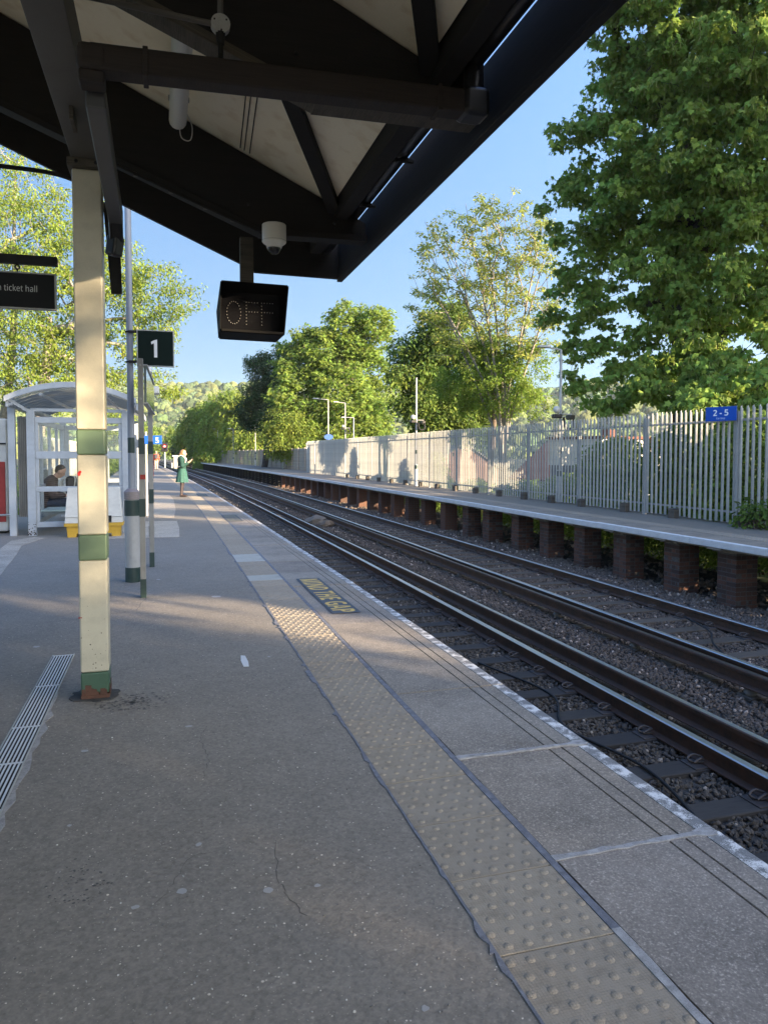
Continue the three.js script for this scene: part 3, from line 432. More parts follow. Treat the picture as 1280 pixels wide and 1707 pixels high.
  for (const x0 of [-0.055, 0.075]) { for (let k = 0; k < 8; k++) dot(x0, -0.142 - k * 0.0267); for (let k = 1; k < 5; k++) { dot(x0 + k * 0.0235, -0.142); dot(x0 + k * 0.0235, -0.222); } }
  mesh('lettering', merge(dots), M([0.20, 0.195, 0.185], 0.4), d, 'dotted lens letters reading OFF');
  mesh('hanger', box(0.112, 0.42, 0.07, -0.045, 0.20, -0.16, 0.005), mTimberBrown, d); mesh('mount_plate', box(0.16, 0.02, 0.12, -0.045, -0.008, -0.16, 0.003), mBlack, d);
  const cm = thing('dome_camera', 'white dome security camera beside the OFF indicator', 'security camera', null, null, V(0.808, 3.05, -5.76));
  const bodyPts = [[0.0, 0.232], [0.088, 0.232], [0.092, 0.226], [0.092, 0.10], [0.086, 0.092], [0.062, 0.075], [0.056, 0.055], [0, 0.05]].map(q => new THREE.Vector2(...q)); mesh('body', clean(new THREE.LatheGeometry(bodyPts, 28)), M([0.72, 0.69, 0.62], 0.4), cm);
  const dm = clean(new THREE.SphereGeometry(0.052, 20, 12, 0, 6.283, 1.57, 1.57)); dm.translate(0, 0.058, 0); mesh('dome', dm, M([0.012, 0.012, 0.014], 0.08), cm); mesh('seam', cyl(0.0935, 0.0935, 0.004, 0, 0.105, 0, 28), M([0.45, 0.43, 0.38], 0.5), cm); mesh('mount', cyl(0.05, 0.05, 0.03, 0, 0.225, 0, 16), mBlack, cm);
}
function label(text, w, h, px, bg, fg, size, font = 'sans-serif', dx = 0, dy = 0, extra) {
  const c = document.createElement('canvas'); c.width = px; c.height = Math.round(px * h / w); const x = c.getContext('2d'); x.fillStyle = bg; x.fillRect(0, 0, c.width, c.height); x.fillStyle = fg; x.font = `${size}px ${font}`; x.textAlign = 'center'; x.textBaseline = 'middle'; x.fillText(text, c.width / 2 + dx, c.height / 2 + dy); if (extra) extra(x, c); const t = new THREE.CanvasTexture(c); t.colorSpace = THREE.SRGBColorSpace; return new THREE.MeshPhysicalMaterial({ roughness: 0.4, specularIntensity: 0.35, map: t, side: THREE.DoubleSide });
}
{ // hanging way-out sign
  const s = thing('hanging_sign', 'black hanging sign with white ticket hall lettering at left edge', 'sign', null, null, V(-1.02, 2.505, -5.5));
  mesh('board', box(0.6, 0.226, 0.03, 0, 0.113, 0, 0.003), mBlack, s); mesh('frame', merge([box(0.62, 0.010, 0.04, 0, 0.231, 0, 0.002), box(0.62, 0.010, 0.04, 0, -0.005, 0, 0.002), box(0.010, 0.226, 0.04, 0.305, 0.113, 0, 0.002), box(0.010, 0.226, 0.04, -0.305, 0.113, 0, 0.002)]), mGalv, s);
  const m = label('', 0.596, 0.222, 1024, '#06080a', '#c9cbc8', 90, 'sans-serif', 0, 0, (x, c) => { x.textAlign = 'right'; x.font = '96px sans-serif'; x.save(); x.translate(848, 168); x.scale(0.86, 1); x.fillText('n ticket hall', 0, 0); x.restore(); }); const g = new THREE.PlaneGeometry(0.596, 0.222); g.translate(0, 0.113, 0.0165); mesh('lettering', g, m, s);
  mesh('mounting_bar', box(0.66, 0.06, 0.05, -0.01, 0.32, 0, 0.004), mBlack, s); each('chain_link', [0.07, -0.26].map(x => { const a = new THREE.TorusGeometry(0.014, 0.005, 6, 12); a.translate(x, 0.27, 0); return merge([clean(a), bar(V(x, 0.236, 0), V(x, 0.258, 0), 0.006), bar(V(x, 0.28, 0), V(x, 0.30, 0), 0.01)]); }), mBlack, s); mesh('drop_rod', merge([bar(V(-0.28, 0.35, 0), V(-0.28, 1.4, 0.0), 0.015)]), mBlack, s);
}
{ // platform number on its lamp post
  const p = thing('lamp_post', 'tall grey pole with stout banded base carrying the number sign', 'post', null, null, P(-0.39, 0, 9.25));
  mesh('base', cyl(0.088, 0.088, 0.98, 0, 0, 0, 24), M([0.42, 0.43, 0.44], 0.45, { map: mottleMap }), p); for (const [a, b] of [[0, 0.175], [0.79, 0.975]]) mesh('painted_band', cyl(0.0895, 0.0895, b - a, 0, a + 0.0, 0, 24), mDarkGreen, p); mesh('collar', merge([cyl(0.093, 0.093, 0.09, 0, 0.985, 0, 24), cyl(0.09, 0.055, 0.035, 0, 1.075, 0, 24)]), M([0.30, 0.26, 0.26], 0.6, { map: stainMap }), p);
  mesh('shaft', cyl(0.039, 0.036, 4.2, 0, 1.09, 0, 18), M([0.30, 0.33, 0.39], 0.45, { map: mottleMap }), p); mesh('painted_band', cyl(0.0405, 0.0405, 0.18, 0, 1.535, 0, 18), mDarkGreen, p); mesh('lamp_arm', merge([bar(V(0, 5.25, 0), V(0.6, 5.35, 0), 0.03, 0.025, 10)]), mGalv, p); mesh('lamp_head', box(0.5, 0.09, 0.2, 0.8, 5.36, 0, 0.03), mGalv, p);
  const s = thing('platform_number_sign', 'dark green square sign with a white number 1', 'sign', null, null, P(-0.10, 2.765, 9.18), 0);
  mesh('board', box(0.40, 0.41, 0.025, 0, 0, 0, 0.003), mDarkGreen, s); mesh('frame', merge([box(0.42, 0.012, 0.035, 0, 0.208, 0, 0.002), box(0.42, 0.012, 0.035, 0, -0.208, 0, 0.002), box(0.012, 0.404, 0.035, 0.204, 0, 0, 0.002), box(0.012, 0.404, 0.035, -0.204, 0, 0, 0.002)]), mGalv, s);
  const g = new THREE.PlaneGeometry(0.392, 0.392); g.translate(0, 0, 0.0135); mesh('number', g, label('', 0.392, 0.392, 512, '#081b18', '#e8e8e6', 10, 'sans-serif', 0, 0, x => { x.fillStyle = '#e9eae8'; x.beginPath(); x.moveTo(236, 130); x.lineTo(282, 118); x.lineTo(282, 394); x.lineTo(234, 394); x.lineTo(234, 178); x.lineTo(196, 196); x.lineTo(190, 156); x.fill(); }), s);
  each('clamp', [0.19, -0.16].map(y => merge([box(0.12, 0.03, 0.02, -0.24, y, -0.012, 0.003), (() => { const t = new THREE.TorusGeometry(0.043, 0.010, 6, 18); t.rotateX(Math.PI / 2); t.translate(-0.29, y, -0.06); return clean(t); })()])), mBlack, s);
}
{ // station name board, seen almost edge-on
  const b = thing('station_name_board', 'station name board on two banded posts seen almost edge on', 'name board', null, null);
  const post = (u, s, h, w) => { const g = grp('post', b); const q = P(u, 0, s); const bx = (a, c, e = 0) => box(w + e, c - a, 0.10 + e, q.x, (a + c) / 2, q.z, 0.004); mesh('shaft', bx(-0.01, h), M([0.30, 0.295, 0.275], 0.5, { map: mottleMap }), g); for (const [x, y] of [[0.0, 0.2], [0.86, 1.05], [1.52, 1.69]]) mesh('painted_band', bx(x, y, 0.005), mDarkGreen, g); each('bolt', [2.45, 2.1].map(y => { const k = new THREE.CylinderGeometry(0.012, 0.012, 0.012, 8); k.rotateX(Math.PI / 2); k.translate(q.x, y, q.z + 0.056); return clean(k); }), mGalv, g); };
  post(-0.245, 8.2, 2.52, 0.055); post(-0.19, 10.4, 2.62, 0.06);
  const q0 = P(-0.200, 2.26, 8.24), q1 = P(-0.150, 2.26, 10.5); mesh('board', beam(q0, q1, 0.025, 0.38, 0.004), M([0.16, 0.20, 0.19], 0.08), b); mesh('frame', merge([beam(q0.clone().add(V(0, 0.20, 0)), q1.clone().add(V(0, 0.20, 0)), 0.05, 0.02), beam(q0.clone().add(V(0, -0.20, 0)), q1.clone().add(V(0, -0.20, 0)), 0.05, 0.02)]), mGalv, b);
  each('sticker', [box(0.055, 0.05, 0.012, -0.25, 1.28, -8.142, 0.004), box(0.065, 0.2, 0.012, -0.21, 1.32, -10.36, 0.004)], mRed, b);
  const p2 = thing('camera_post', 'slim pale pole with a white camera behind the name board', 'camera post', null, null, P(-0.25, 0, 14.2)); mesh('shaft', cyl(0.045, 0.04, 3.2, 0, 0, 0, 16), M([0.6, 0.62, 0.63], 0.45), p2); for (const [a, h] of [[0, 0.2], [0.8, 0.2], [1.5, 0.18]]) mesh('painted_band', cyl(0.0475, 0.0475, h, 0, a, 0, 16), mDarkGreen, p2); mesh('camera_housing', merge([box(0.14, 0.14, 0.3, 0.10, 2.68, 0, 0.03), bar(V(0, 2.7, 0), V(0.1, 2.7, 0), 0.02)]), mWhitePlastic, p2);
  const c5 = thing('car_stop_sign', 'blue car stop sign with white 5 behind the name board', 'sign', null, null, P(-0.30, 1.87, 19), 0); const g = new THREE.PlaneGeometry(0.5, 0.2); g.translate(0, 0, 0.012); mesh('board', box(0.52, 0.21, 0.02, 0, 0, 0, 0.003), mBlue, c5); mesh('lettering', g, label('5', 0.5, 0.2, 256, '#1b4fae', '#f2f2f2', 90, 'bold sans-serif'.slice(5), 74, 4), c5); mesh('pole', cyl(0.03, 0.03, 1.87 + 0.2, -0.12, -1.87, -0.05, 12), mGalv, c5);
}

// ------------------------------------------------------------------ waiting shelter and what stands by it
const SH = { u0: -2.42, u1: -0.76, s0: 15.0, s1: 19.4 };
{
  const b = thing('waiting_shelter', 'pale blue-grey glazed waiting shelter with arched ribbed roof', 'waiting shelter', null, null);
  const { u0, u1, s0, s1 } = SH; const fr = (x, y, z, w, h, d) => box(w, h, d, x, y, z, 0.006);
  for (const [u, s] of [[u0, s0], [u1, s0], [u0, s1], [u1, s1]]) { const q = mesh('post', fr(u, 1.17, -s, 0.14, 2.34, 0.12), mFrame, b); }
  mesh('post', fr(-2.76, 1.27, -15.1, 0.12, 2.56, 0.12), mFrame, b);
  const rows = [[0.257, 0.817], [0.917, 1.431], [1.576, 2.098]];
  const wall = (n, ax, a, c, fixed, cols) => {                         // glazed wall: rails, mullions and panes
    const w = grp(n, b), L = c - a, mk = (p, y, l, h, t = 0.07) => ax === 'u' ? fr(p, y, -fixed, l, h, t) : fr(fixed, y, -p, t, h, l);
    for (const [y, h] of [[0.205, 0.10], [0.867, 0.096], [1.503, 0.14], [2.155, 0.11]]) mesh('rail', mk(a + L / 2, y, L, h), mFrame, w);
    for (let k = 0; k <= cols; k++) for (const [y0, y1] of rows) mesh('mullion', mk(a + L * k / cols + (k === 0 ? 0.03 : k === cols ? -0.03 : 0), (y0 + y1) / 2, 0.06, y1 - y0 - 0.004, 0.06), mFrame, w);
    for (let k = 0; k < cols; k++) for (const [y0, y1] of rows) { const g = new THREE.PlaneGeometry(L / cols - 0.06, y1 - y0 - 0.004); if (ax === 's') g.rotateY(Math.PI / 2); const p = a + L * (k + 0.5) / cols; g.translate(ax === 'u' ? p : fixed, (y0 + y1) / 2, ax === 'u' ? -fixed : -p); mesh('pane', g, mGlass, w); }
  };
  wall('front_wall', 'u', u0 + 0.07, u1 - 0.07, s0, 1); wall('side_wall', 's', s0 + 0.06, s1 - 0.06, u0, 4); wall('end_wall', 'u', u0 + 0.07, u1 - 0.07, s1, 2);
  // barrel roof
  const arcY = u => 2.44 + 0.30 * (1 - ((u + 1.62) / 1.16) ** 2), us = Array.from({ length: 15 }, (_, i) => -2.74 + i * 0.16);
  const arch = (s, w, h) => sweep([...us.map(u => [u, arcY(u)]), ...us.slice().reverse().map(u => [u, arcY(u) + h])], s, s + w, 9); 
  mesh('roof_sheet', sweep([...us.map(u => [u, arcY(u) + 0.012]), ...us.slice().reverse().map(u => [u, arcY(u) + 0.018])], s0 - 0.35, s1 + 0.3, 9), mPoly, b);
  mesh('roof_arch', arch(s0 - 0.42, 0.07, 0.10), mFrame, b); for (let k = 1; k <= 10; k++) mesh('roof_rib', arch(s0 - 0.35 + k * 0.48, 0.035, -0.05), mRib, b);
  for (const u of [-2.70, -2.2, -1.1, -0.58]) mesh('purlin', fr(u, arcY(u) - 0.06, -(s0 + s1) / 2, 0.05, 0.05, s1 - s0 + 0.7), mFrame, b); mesh('gutter_edge', fr(-0.53, 2.40, -(s0 + s1) / 2, 0.05, 0.12, s1 - s0 + 0.7), mFrame, b); mesh('gutter_edge', fr(-2.75, 2.42, -(s0 + s1) / 2, 0.05, 0.10, s1 - s0 + 0.7), mFrame, b);
  mesh('fascia_strut', merge([beam(V(-2.76, 2.52, -14.7), V(-2.42, 2.28, -15.0), 0.05, 0.06), beam(V(-2.42, 2.34, -15), V(-0.76, 2.34, -15), 0.05, 0.06)]), mFrame, b);
  const rp = grp('ribbed_panel', b); mesh('backing', box(0.24, 1.9, 0.02, -2.59, 1.28, -15.36), M([0.30, 0.29, 0.265], 0.6, { map: mottleMap }), rp); for (let k = 0; k < 7; k++) mesh('panel_rib', box(0.014, 1.9, 0.02, -2.69 + k * 0.034, 1.28, -15.34, 0.003), M([0.40, 0.385, 0.35], 0.6, { map: mottleMap }), rp);
  mesh('ledge', box(0.6, 0.035, 3.6, u0 + 0.36, 0.42, -(s0 + s1) / 2 - 0.1, 0.01), M([0.50, 0.60, 0.60], 0.35), b, 'pale blue bench seat'); each('bench_bracket', [15.6, 17.1, 18.6].map(s => box(0.5, 0.05, 0.05, u0 + 0.36, 0.37, -s, 0.005)), mFrame, b);
  mesh('chips', merge(Array.from({ length: 30 }, (_, k) => { const q = rng(k + 3), g = new THREE.CircleGeometry(0.006 + 0.01 * q(), 6); g.translate(u0 - 0.07 + 0.14 * q(), 0.02 + 0.35 * q() * q(), -s0 + 0.0612); return clean(g); })), M([0.08, 0.06, 0.05], 0.9), b).userData.kind = 'stuff';
  const gb = thing('grit_bin', 'off-white grit bin on a yellow base in front of the shelter', 'grit bin', null, null, P(-1.26, 0, 14.62));
  const taper = (wb, wt, db, dt, y0, y1) => { const g = box(1, 1, 1, 0, 0, 0, 0.02), p = g.attributes.position; for (let i = 0; i < p.count; i++) { const t = p.getY(i) + 0.5; p.setXYZ(i, p.getX(i) * (wb + (wt - wb) * t), y0 + (y1 - y0) * t, p.getZ(i) * (db + (dt - db) * t)); } g.computeVertexNormals(); return g; };
  mesh('tub', taper(1.0, 0.98, 0.34, 0.32, 0.26, 0.36), mWhitePlastic, gb); mesh('lid', taper(0.99, 0.90, 0.33, 0.12, 0.365, 0.905), mWhitePlastic, gb); mesh('rim', taper(1.02, 1.02, 0.37, 0.37, 0.20, 0.258), mYellow, gb); mesh('base', taper(0.92, 0.94, 0.30, 0.32, 0.06, 0.2), mYellow, gb); for (const w of [-1, 1]) for (const v of [-1, 1]) mesh('foot', box(0.16, 0.075, 0.08, w * 0.38, 0.03, v * 0.11, 0.008), mYellow, gb); mesh('latch', box(0.05, 0.12, 0.03, 0.28, 0.33, 0.18, 0.006), mBlack, gb);
  const rc = thing('vending_cabinet', 'white cabinet with red lower front at the left edge', 'cabinet', null, null, V(-3.25, 0, -15.9)); mesh('body', box(0.62, 2.15, 0.7, 0, 1.12, 0, 0.02), mWhitePlastic, rc); mesh('red_front', box(0.56, 1.15, 0.03, 0, 0.8, 0.362, 0.01), mRed, rc); mesh('trim', box(0.6, 0.03, 0.03, 0, 1.72, 0.362, 0.004), mBlack, rc); mesh('kick_bar', bar(V(-0.4, 0.36, 0.42), V(0.42, 0.36, 0.42), 0.02, 0.02, 8), mGalv, rc); mesh('foot', box(0.5, 0.1, 0.5, 0, 0.03, 0), mBlack, rc);
}

// ------------------------------------------------------------------ palisade fences
const palingGeo = h => { const w = 0.031, d = 0.031, t = 0.003, xs = [-w, -w * 0.5, 0, w * 0.5, w], zs = [0, d, 0.0, d, 0], tops = [-0.035, 0.0, 0.028, 0.0, -0.035]; const pos = []; const A = (i, k, top) => [xs[i], top ? h + tops[i] : 0, zs[i] + (k ? t : 0)]; const q = (a, b, c, e) => pos.push(...a, ...b, ...c, ...a, ...c, ...e); for (let i = 0; i < 4; i++) { for (const k of [0, 1]) q(A(i, k, 0), A(i + 1, k, 0), A(i + 1, k, 1), A(i, k, 1)); q(A(i, 0, 1), A(i + 1, 0, 1), A(i + 1, 1, 1), A(i, 1, 1)); } for (const i of [0, 4]) q(A(i, 0, 0), A(i, 1, 0), A(i, 1, 1), A(i, 0, 1)); const g = new THREE.BufferGeometry(); g.setAttribute('position', new THREE.Float32BufferAttribute(pos, 3)); g.computeVertexNormals(); return boxUV(g); };
function palisade(label, u, y, s0, s1, h, face, bay = 3.02) {
  const f = thing('palisade_fence', label, 'fence'), r = rng((s0 * 10 + 7) | 0), pg = palingGeo(h);
  const n = Math.round((s1 - s0) / bay);
  for (let k = 0; k <= n; k++) { const s = s0 + k * bay, o = mesh('post', merge([box(0.05, h + 0.02, 0.006, 0.045, h / 2 - 0.05, 0.05), box(0.05, h + 0.02, 0.006, 0.045, h / 2 - 0.05, -0.05), box(0.006, h + 0.02, 0.094, 0.045, h / 2 - 0.05, 0)]), mGalv, f); o.position.copy(P(u, y, s)); o.rotation.y = heading(s) + (face < 0 ? 0 : Math.PI); }
  for (let k = 0; k < n; k++) for (const yy of [0.27, h - 0.21]) mesh('rail', merge([beam(P(u + face * 0.012, y + yy, s0 + k * bay + 0.004), P(u + face * 0.012, y + yy, s0 + (k + 1) * bay - 0.004), 0.006, 0.045, 0.002), beam(P(u + face * 0.03, y + yy - 0.02, s0 + k * bay + 0.06), P(u + face * 0.03, y + yy - 0.02, s0 + (k + 1) * bay - 0.06), 0.034, 0.006, 0.002)]), mGalv, f);
  for (let k = 0, m = Math.floor(n * bay / 0.168); k < Math.min(m, 300); k++) { const s = s0 + 0.084 + k * 0.168, o = mesh('paling', pg, mPale[(r() * 4) | 0], f); o.position.copy(P(u + face * -0.008, y + 0.05 + (r() - 0.5) * 0.012, s)); o.rotation.set((r() - 0.5) * 0.012, -Math.PI / 2 + heading(s) + (r() - 0.5) * 0.12, 0); }
}
palisade('pale galvanised palisade fence standing along the back of the far platform', 11.35, 0.04, 9.57, 56.4, 2.40, 1);
palisade('sunlit palisade fence seen through the glass of the waiting shelter', -2.95, 0.0, 20.3, 47.5, 1.9, -1);

// ------------------------------------------------------------------ far platform
const ordinal = n => ['first', 'second', 'third', 'fourth', 'fifth', 'sixth', 'seventh', 'eighth', 'ninth', 'tenth', 'eleventh', 'twelfth', 'thirteenth', 'fourteenth', 'fifteenth', 'sixteenth', 'seventeenth', 'eighteenth', 'nineteenth', 'twentieth'][n] ?? `${['', '', 'twenty', 'thirty', 'forty', 'fifty', 'sixty'][Math.floor((n + 1) / 10)]}-${(n + 1) % 10 ? ['', 'first', 'second', 'third', 'fourth', 'fifth', 'sixth', 'seventh', 'eighth', 'ninth'][(n + 1) % 10] : 'last'}`;
{
  const f = thing('platform', 'far platform of concrete raised on brick piers with white painted edge', 'platform', null, 'structure'), r = rng(61);
  for (const [a, b, u] of [[2, 56.5, 11.78], [56.5, 131, 13.3]]) mesh('deck', sweep([[9.62, -0.12], [u, -0.12], [u, 0.045], [9.62, 0.045]], a, b, 3), M([0.95, 0.92, 0.86], 0.88, { map: tarmacMap, bumpMap: tarmacBump, bumpScale: 0.002 }), f);
  const mCop = M([0.95, 0.93, 0.88], 0.85, { map: concreteMap });
  for (let s = 2; s < 131; s += 3) {
    mesh('coping_slab', sweep([[8.98, -0.10], [9.615, -0.10], [9.615, 0.046], [8.98, 0.046]], s + 0.006, Math.min(131, s + 3) - 0.006, 3), mCop, f);
    const dy = (r() - 0.5) * 0.012; mesh('edge_nosing', sweep([[8.9, -0.065], [8.978, -0.085], [8.978, 0.05], [8.91, 0.05], [8.898, 0.04]].map(q => [q[0], q[1] + dy]), s + 0.004, Math.min(131, s + 3) - 0.004, 3), mWhitePaint, f);
  }
  // buff tactile strip
  const dome = new THREE.ConeGeometry(0.016, 0.008, 5, 1); dome.translate(0, 0.006, 0); const pv = [box(0.398, 0.012, 0.40, 0, -0.004, 0)]; for (let i = 0; i < 6; i++) for (let j = 0; j < 6; j++) { const d = dome.clone(); d.translate(-0.1667 + 0.0667 * i, 0, -0.1667 + 0.0667 * j); pv.push(d); } const g = merge(pv);
  for (let k = 0; k < 90; k++) { const s = 8 + 0.405 * k, o = mesh('tactile_paver', g, mPavers[(r() * 4) | 0], f); o.position.copy(P(9.83, 0.048, s)); o.rotation.y = heading(s); }
  for (let k = 0; k < 24; k++) { const p = P(9.3 + r() * 3.0, 0.0, 40 + 0); }
  // bricks and piers
  const mBr = [[0.13, 0.060, 0.040], [0.10, 0.05, 0.036], [0.16, 0.074, 0.048], [0.075, 0.044, 0.036]].map(c => M(c, 0.9, { map: brickMapA })), mMort = M([0.13, 0.118, 0.105], 0.95, { map: grainMap });
  const S = [10.42, 11.85, 13.52, 15.1, 16.75, 18.35, 20.25, 21.8, 23.75, 25.75]; while (S[S.length - 1] < 56) S.push(S[S.length - 1] + 1.85);
  const bg = box(0.216, 0.065, 0.104, 0, 0, 0, 0.004);
  const layout = odd => { const o = []; for (let i = 0; i < 2; i++) for (let j = 0; j < 4; j++) { const a = (i - 0.5) * 0.226, b = (j - 1.5) * 0.114; o.push(odd ? [b, a, Math.PI / 2] : [a, b, 0]); } return o; };
  S.forEach((s, n) => {
    const p = thing('brick_pier', n < 20 ? `${ordinal(n)} brick pier from the right edge under the far platform` : `${ordinal(n)} brick pier from the right, small and far along the platform`, 'pier', 'brick piers holding up the far platform', null, P(9.18 + 0.23, -1.12, s), heading(s));
    mesh('mortar_core', box(0.438, 0.96, 0.438, 0, 0.48, 0), mMort, p); mesh('capstone', box(0.56, 0.09, 0.5, -0.03, 1.005, 0, 0.01), mCop, p); mesh('corbel', prismZ([[-0.26, 0.96], [-0.5, 1.02], [-0.5, 1.05], [-0.26, 1.05]], -0.16, 0.16), mCop, p);
    const all = []; for (let c = 0; c < 12; c++) for (const [x, z, t] of layout(c % 2)) { if (n < 8) { const o = mesh('brick', bg, mBr[(r() * 4) | 0], p); o.position.set(x + (r() - 0.5) * 0.005, 0.04 + c * 0.077, z + (r() - 0.5) * 0.005); o.rotation.y = t + (r() - 0.5) * 0.015; } else { const q = box(0.216, 0.065, 0.104); q.rotateY(t); q.translate(x, 0.04 + c * 0.077, z); all.push(q); } }
    if (n >= 8) mesh('bricks', merge(all), mBr[n % 3], p).userData.kind = 'stuff';
  });
  { let n = 0; for (let s = 57.4; s < 130; s += 2.3, n++) { const p = thing('timber_trestle', `${ordinal(n)} dark timber trestle under the far end of the platform, counting away`, 'trestle', 'dark trestles under the far end of the platform', null, P(9.25, -1.15, s), heading(s)); mesh('leg', box(0.2, 1.05, 0.2, 0, 0.52, 0), mTimberDark, p); mesh('leg', box(0.2, 1.05, 0.2, 2.6, 0.52, 0), mTimberDark, p); mesh('cross_brace', beam(V(0.1, 0.1, 0), V(2.5, 0.95, 0), 0.08, 0.14), mTimberDark, p); } }
  // stub posts in front of the fence
  [12.385, 14.42, 16.3, 18.33, 20.0, 21.75, 23.6, 25.6, 27.6, 29.6, 31.7, 33.8, 36.0, 38.2, 40.4, 42.6, 45.0].forEach((s, n) => { const o = thing('stub_post', `${ordinal(n)} short brown stub post from the right at the fence foot`, 'stub post', 'stub posts along the foot of the palisade fence', null, P(11.22, 0.04, s), heading(s) + 0.1 * (n % 3)); mesh('body', box(0.15, 0.20 + 0.02 * (n % 3), 0.20, 0, 0.10, 0, 0.012), M([0.15, 0.125, 0.10], 0.9, { map: woodMap }), o); mesh('cap', box(0.16, 0.015, 0.21, 0, 0.215 + 0.01 * (n % 3), 0, 0.004), M([0.2, 0.175, 0.145], 0.9, { map: woodMap }), o); });
  const cs = thing('car_stop_sign', 'blue sign reading 2-5 Car Stop on the palisade fence', 'sign', null, null, P(11.13, 2.36, 12.86), -Math.PI / 2 + 0.34);
  mesh('board', box(0.68, 0.30, 0.02, 0, 0, 0, 0.006), mBlue, cs); { const g = new THREE.PlaneGeometry(0.66, 0.28); g.translate(0, 0, 0.0125); mesh('lettering', g, label('2-5', 0.66, 0.28, 512, '#1d56b8', '#f4f4f4', 10, 'sans-serif', 0, 0, (x, c) => { x.font = 'bold 138px sans-serif'; x.fillText('2 - 5', 256, 92); x.font = '40px sans-serif'; x.fillText('Car Stop', 256, 180); }), cs); } each('bracket', [box(0.05, 0.05, 0.14, 0.2, 0, -0.08), box(0.05, 0.05, 0.14, -0.2, 0, -0.08)], mGalv, cs);
  // close-boarded fence beyond the palisade
  const tf = thing('board_fence', 'long brown close-boarded timber fence along the far end of the platform', 'fence'); const mBd = [[0.46, 0.42, 0.36], [0.42, 0.38, 0.33], [0.50, 0.45, 0.38]].map(c => M(c, 0.9, { map: woodMap })); const bs = [[], [], []];
  for (let s = 56.6, k = 0; s < 131; s += 0.15, k++) { const h = 2.0 + (r() - 0.5) * 0.02, u = 12.9 - Math.max(0, s - 100) * 0.05, q = P(u + (k % 2 ? 0.02 : 0), 0.05 + h / 2, s); if (k < 240) { const o = mesh('board', box(0.02, h, 0.145), mBd[(r() * 3) | 0], tf); o.position.copy(q); o.rotation.y = heading(s); } else { const g = box(0.02, h, 0.145); g.translate(q.x, q.y, q.z); bs[(r() * 3) | 0].push(g); } }
  bs.forEach((b, k) => { mesh('boards', merge(b), mBd[k], tf).userData.kind = 'stuff'; }); for (let s = 56.6; s < 131; s += 3) { const o = mesh('post', box(0.1, 2.1, 0.1), mBd[1], tf); o.position.copy(P(12.8 - Math.max(0, s - 100) * 0.05, 1.08, s)); }
  const ret = thing('board_fence', 'short end panel joining the palisade fence to the timber fence', 'fence'); for (let k = 0; k < 10; k++) mesh('board', box(0.145, 2.2, 0.02, 11.4 + k * 0.155 - curve(56.6), 1.14, -56.6 + 0.004 * (k % 2)), mBd[k % 3], ret);
}

// ------------------------------------------------------------------ lamp posts, signal
function lampPost(label, u, s, h, kind, arm = 0.42) {
  const p = thing('lamp_post', label, 'lamp post', 'lamp posts along the far platform', null, P(u, 0.04, s), heading(s));
  mesh('pole', cyl(0.05, 0.038, h, 0, 0, 0, 12), M([0.40, 0.42, 0.43], 0.5, { map: mottleMap }), p); mesh('base', cyl(0.09, 0.09, 1.0, 0, 0, 0, 14), M([0.45, 0.46, 0.46], 0.5), p); mesh('painted_band', cyl(0.0915, 0.0915, 0.17, 0, 0.8, 0, 14), mDarkGreen, p); mesh('painted_band', cyl(0.053, 0.053, 0.17, 0, 1.5, 0, 12), mDarkGreen, p);
  if (kind.includes('a')) { mesh('arm', bar(V(0, h, 0), V(-arm, h + 0.06, 0), 0.028, 0.024, 8), mGalv, p); mesh('lamp_head', box(0.40, 0.07, 0.18, -arm - 0.16, h + 0.075, 0, 0.03), M([0.45, 0.46, 0.46], 0.5), p); }
  if (kind.includes('b')) { mesh('arm', merge([bar(V(0, h - 0.02, 0), V(-0.75, h, 0), 0.025, 0.025, 8)]), mGalv, p); mesh('lamp_head', box(0.3, 0.07, 0.16, -0.8, h, 0, 0.02), M([0.45, 0.46, 0.46], 0.5), p); }
  if (kind.includes('c')) { const g = grp('camera', p); const y = h - 2.0; mesh('bracket', merge([bar(V(0, y, 0), V(-0.35, y, 0.05), 0.02), bar(V(0, y + 0.05, 0), V(0.35, y + 0.05, 0.05), 0.02)]), mGalv, g); const dm = clean(new THREE.SphereGeometry(0.11, 14, 10)); dm.translate(-0.2, y + 0.18, 0.12); mesh('dome', dm, mWhitePlastic, g); mesh('housing', merge([box(0.26, 0.12, 0.22, -0.18, y - 0.02, 0.1, 0.02), box(0.16, 0.14, 0.3, 0.28, y - 0.05, 0.1, 0.03)]), mBlackGloss, g); mesh('hose', tube([V(0.05, y - 0.05, 0.1), V(0.12, y - 0.38, 0.14), V(0.34, y - 0.36, 0.14), V(0.36, y - 0.1, 0.12)], 0.035, 20, 8), mBlack, g); }
  if (kind.includes('s')) { const g = new THREE.CylinderGeometry(0.34, 0.34, 0.03, 20); g.rotateX(Math.PI / 2); g.scale(1, 0.6, 1); g.translate(0, 2.75, 0.1); mesh('sign_disc', clean(g), mBlue, p); }
}
lampPost('slim pole with camera and lamp rising above the palisade fence', 11.62, 20.2, 4.65, 'ac');
lampPost('pole with a small camera box in front of the dark tree', 11.28, 32.4, 5.0, 'c');
lampPost('tall pole with a blue sign and leftward lamp arm', 12.1, 53.8, 5.5, 'as', 0.8);
lampPost('pole with camera just behind the one with the blue sign', 14.2, 56.9, 5.5, 'ac', 0.6);
lampPost('short bent pole beside the camera pole behind the fence', 13.9, 53.3, 4.2, 'b');
lampPost('grey pole by the timber fence, first beyond the palisade', 12.5, 75.0, 4.8, 'a');
lampPost('tall slim pole halfway along the timber fence', 12.3, 92, 6.4, 'a');
lampPost('distant pole near the end of the timber fence with blue sign', 11.3, 126, 5.6, 'as');
lampPost('distant pole along the timber fence, second from its far end', 12.1, 112, 5.2, 'a');
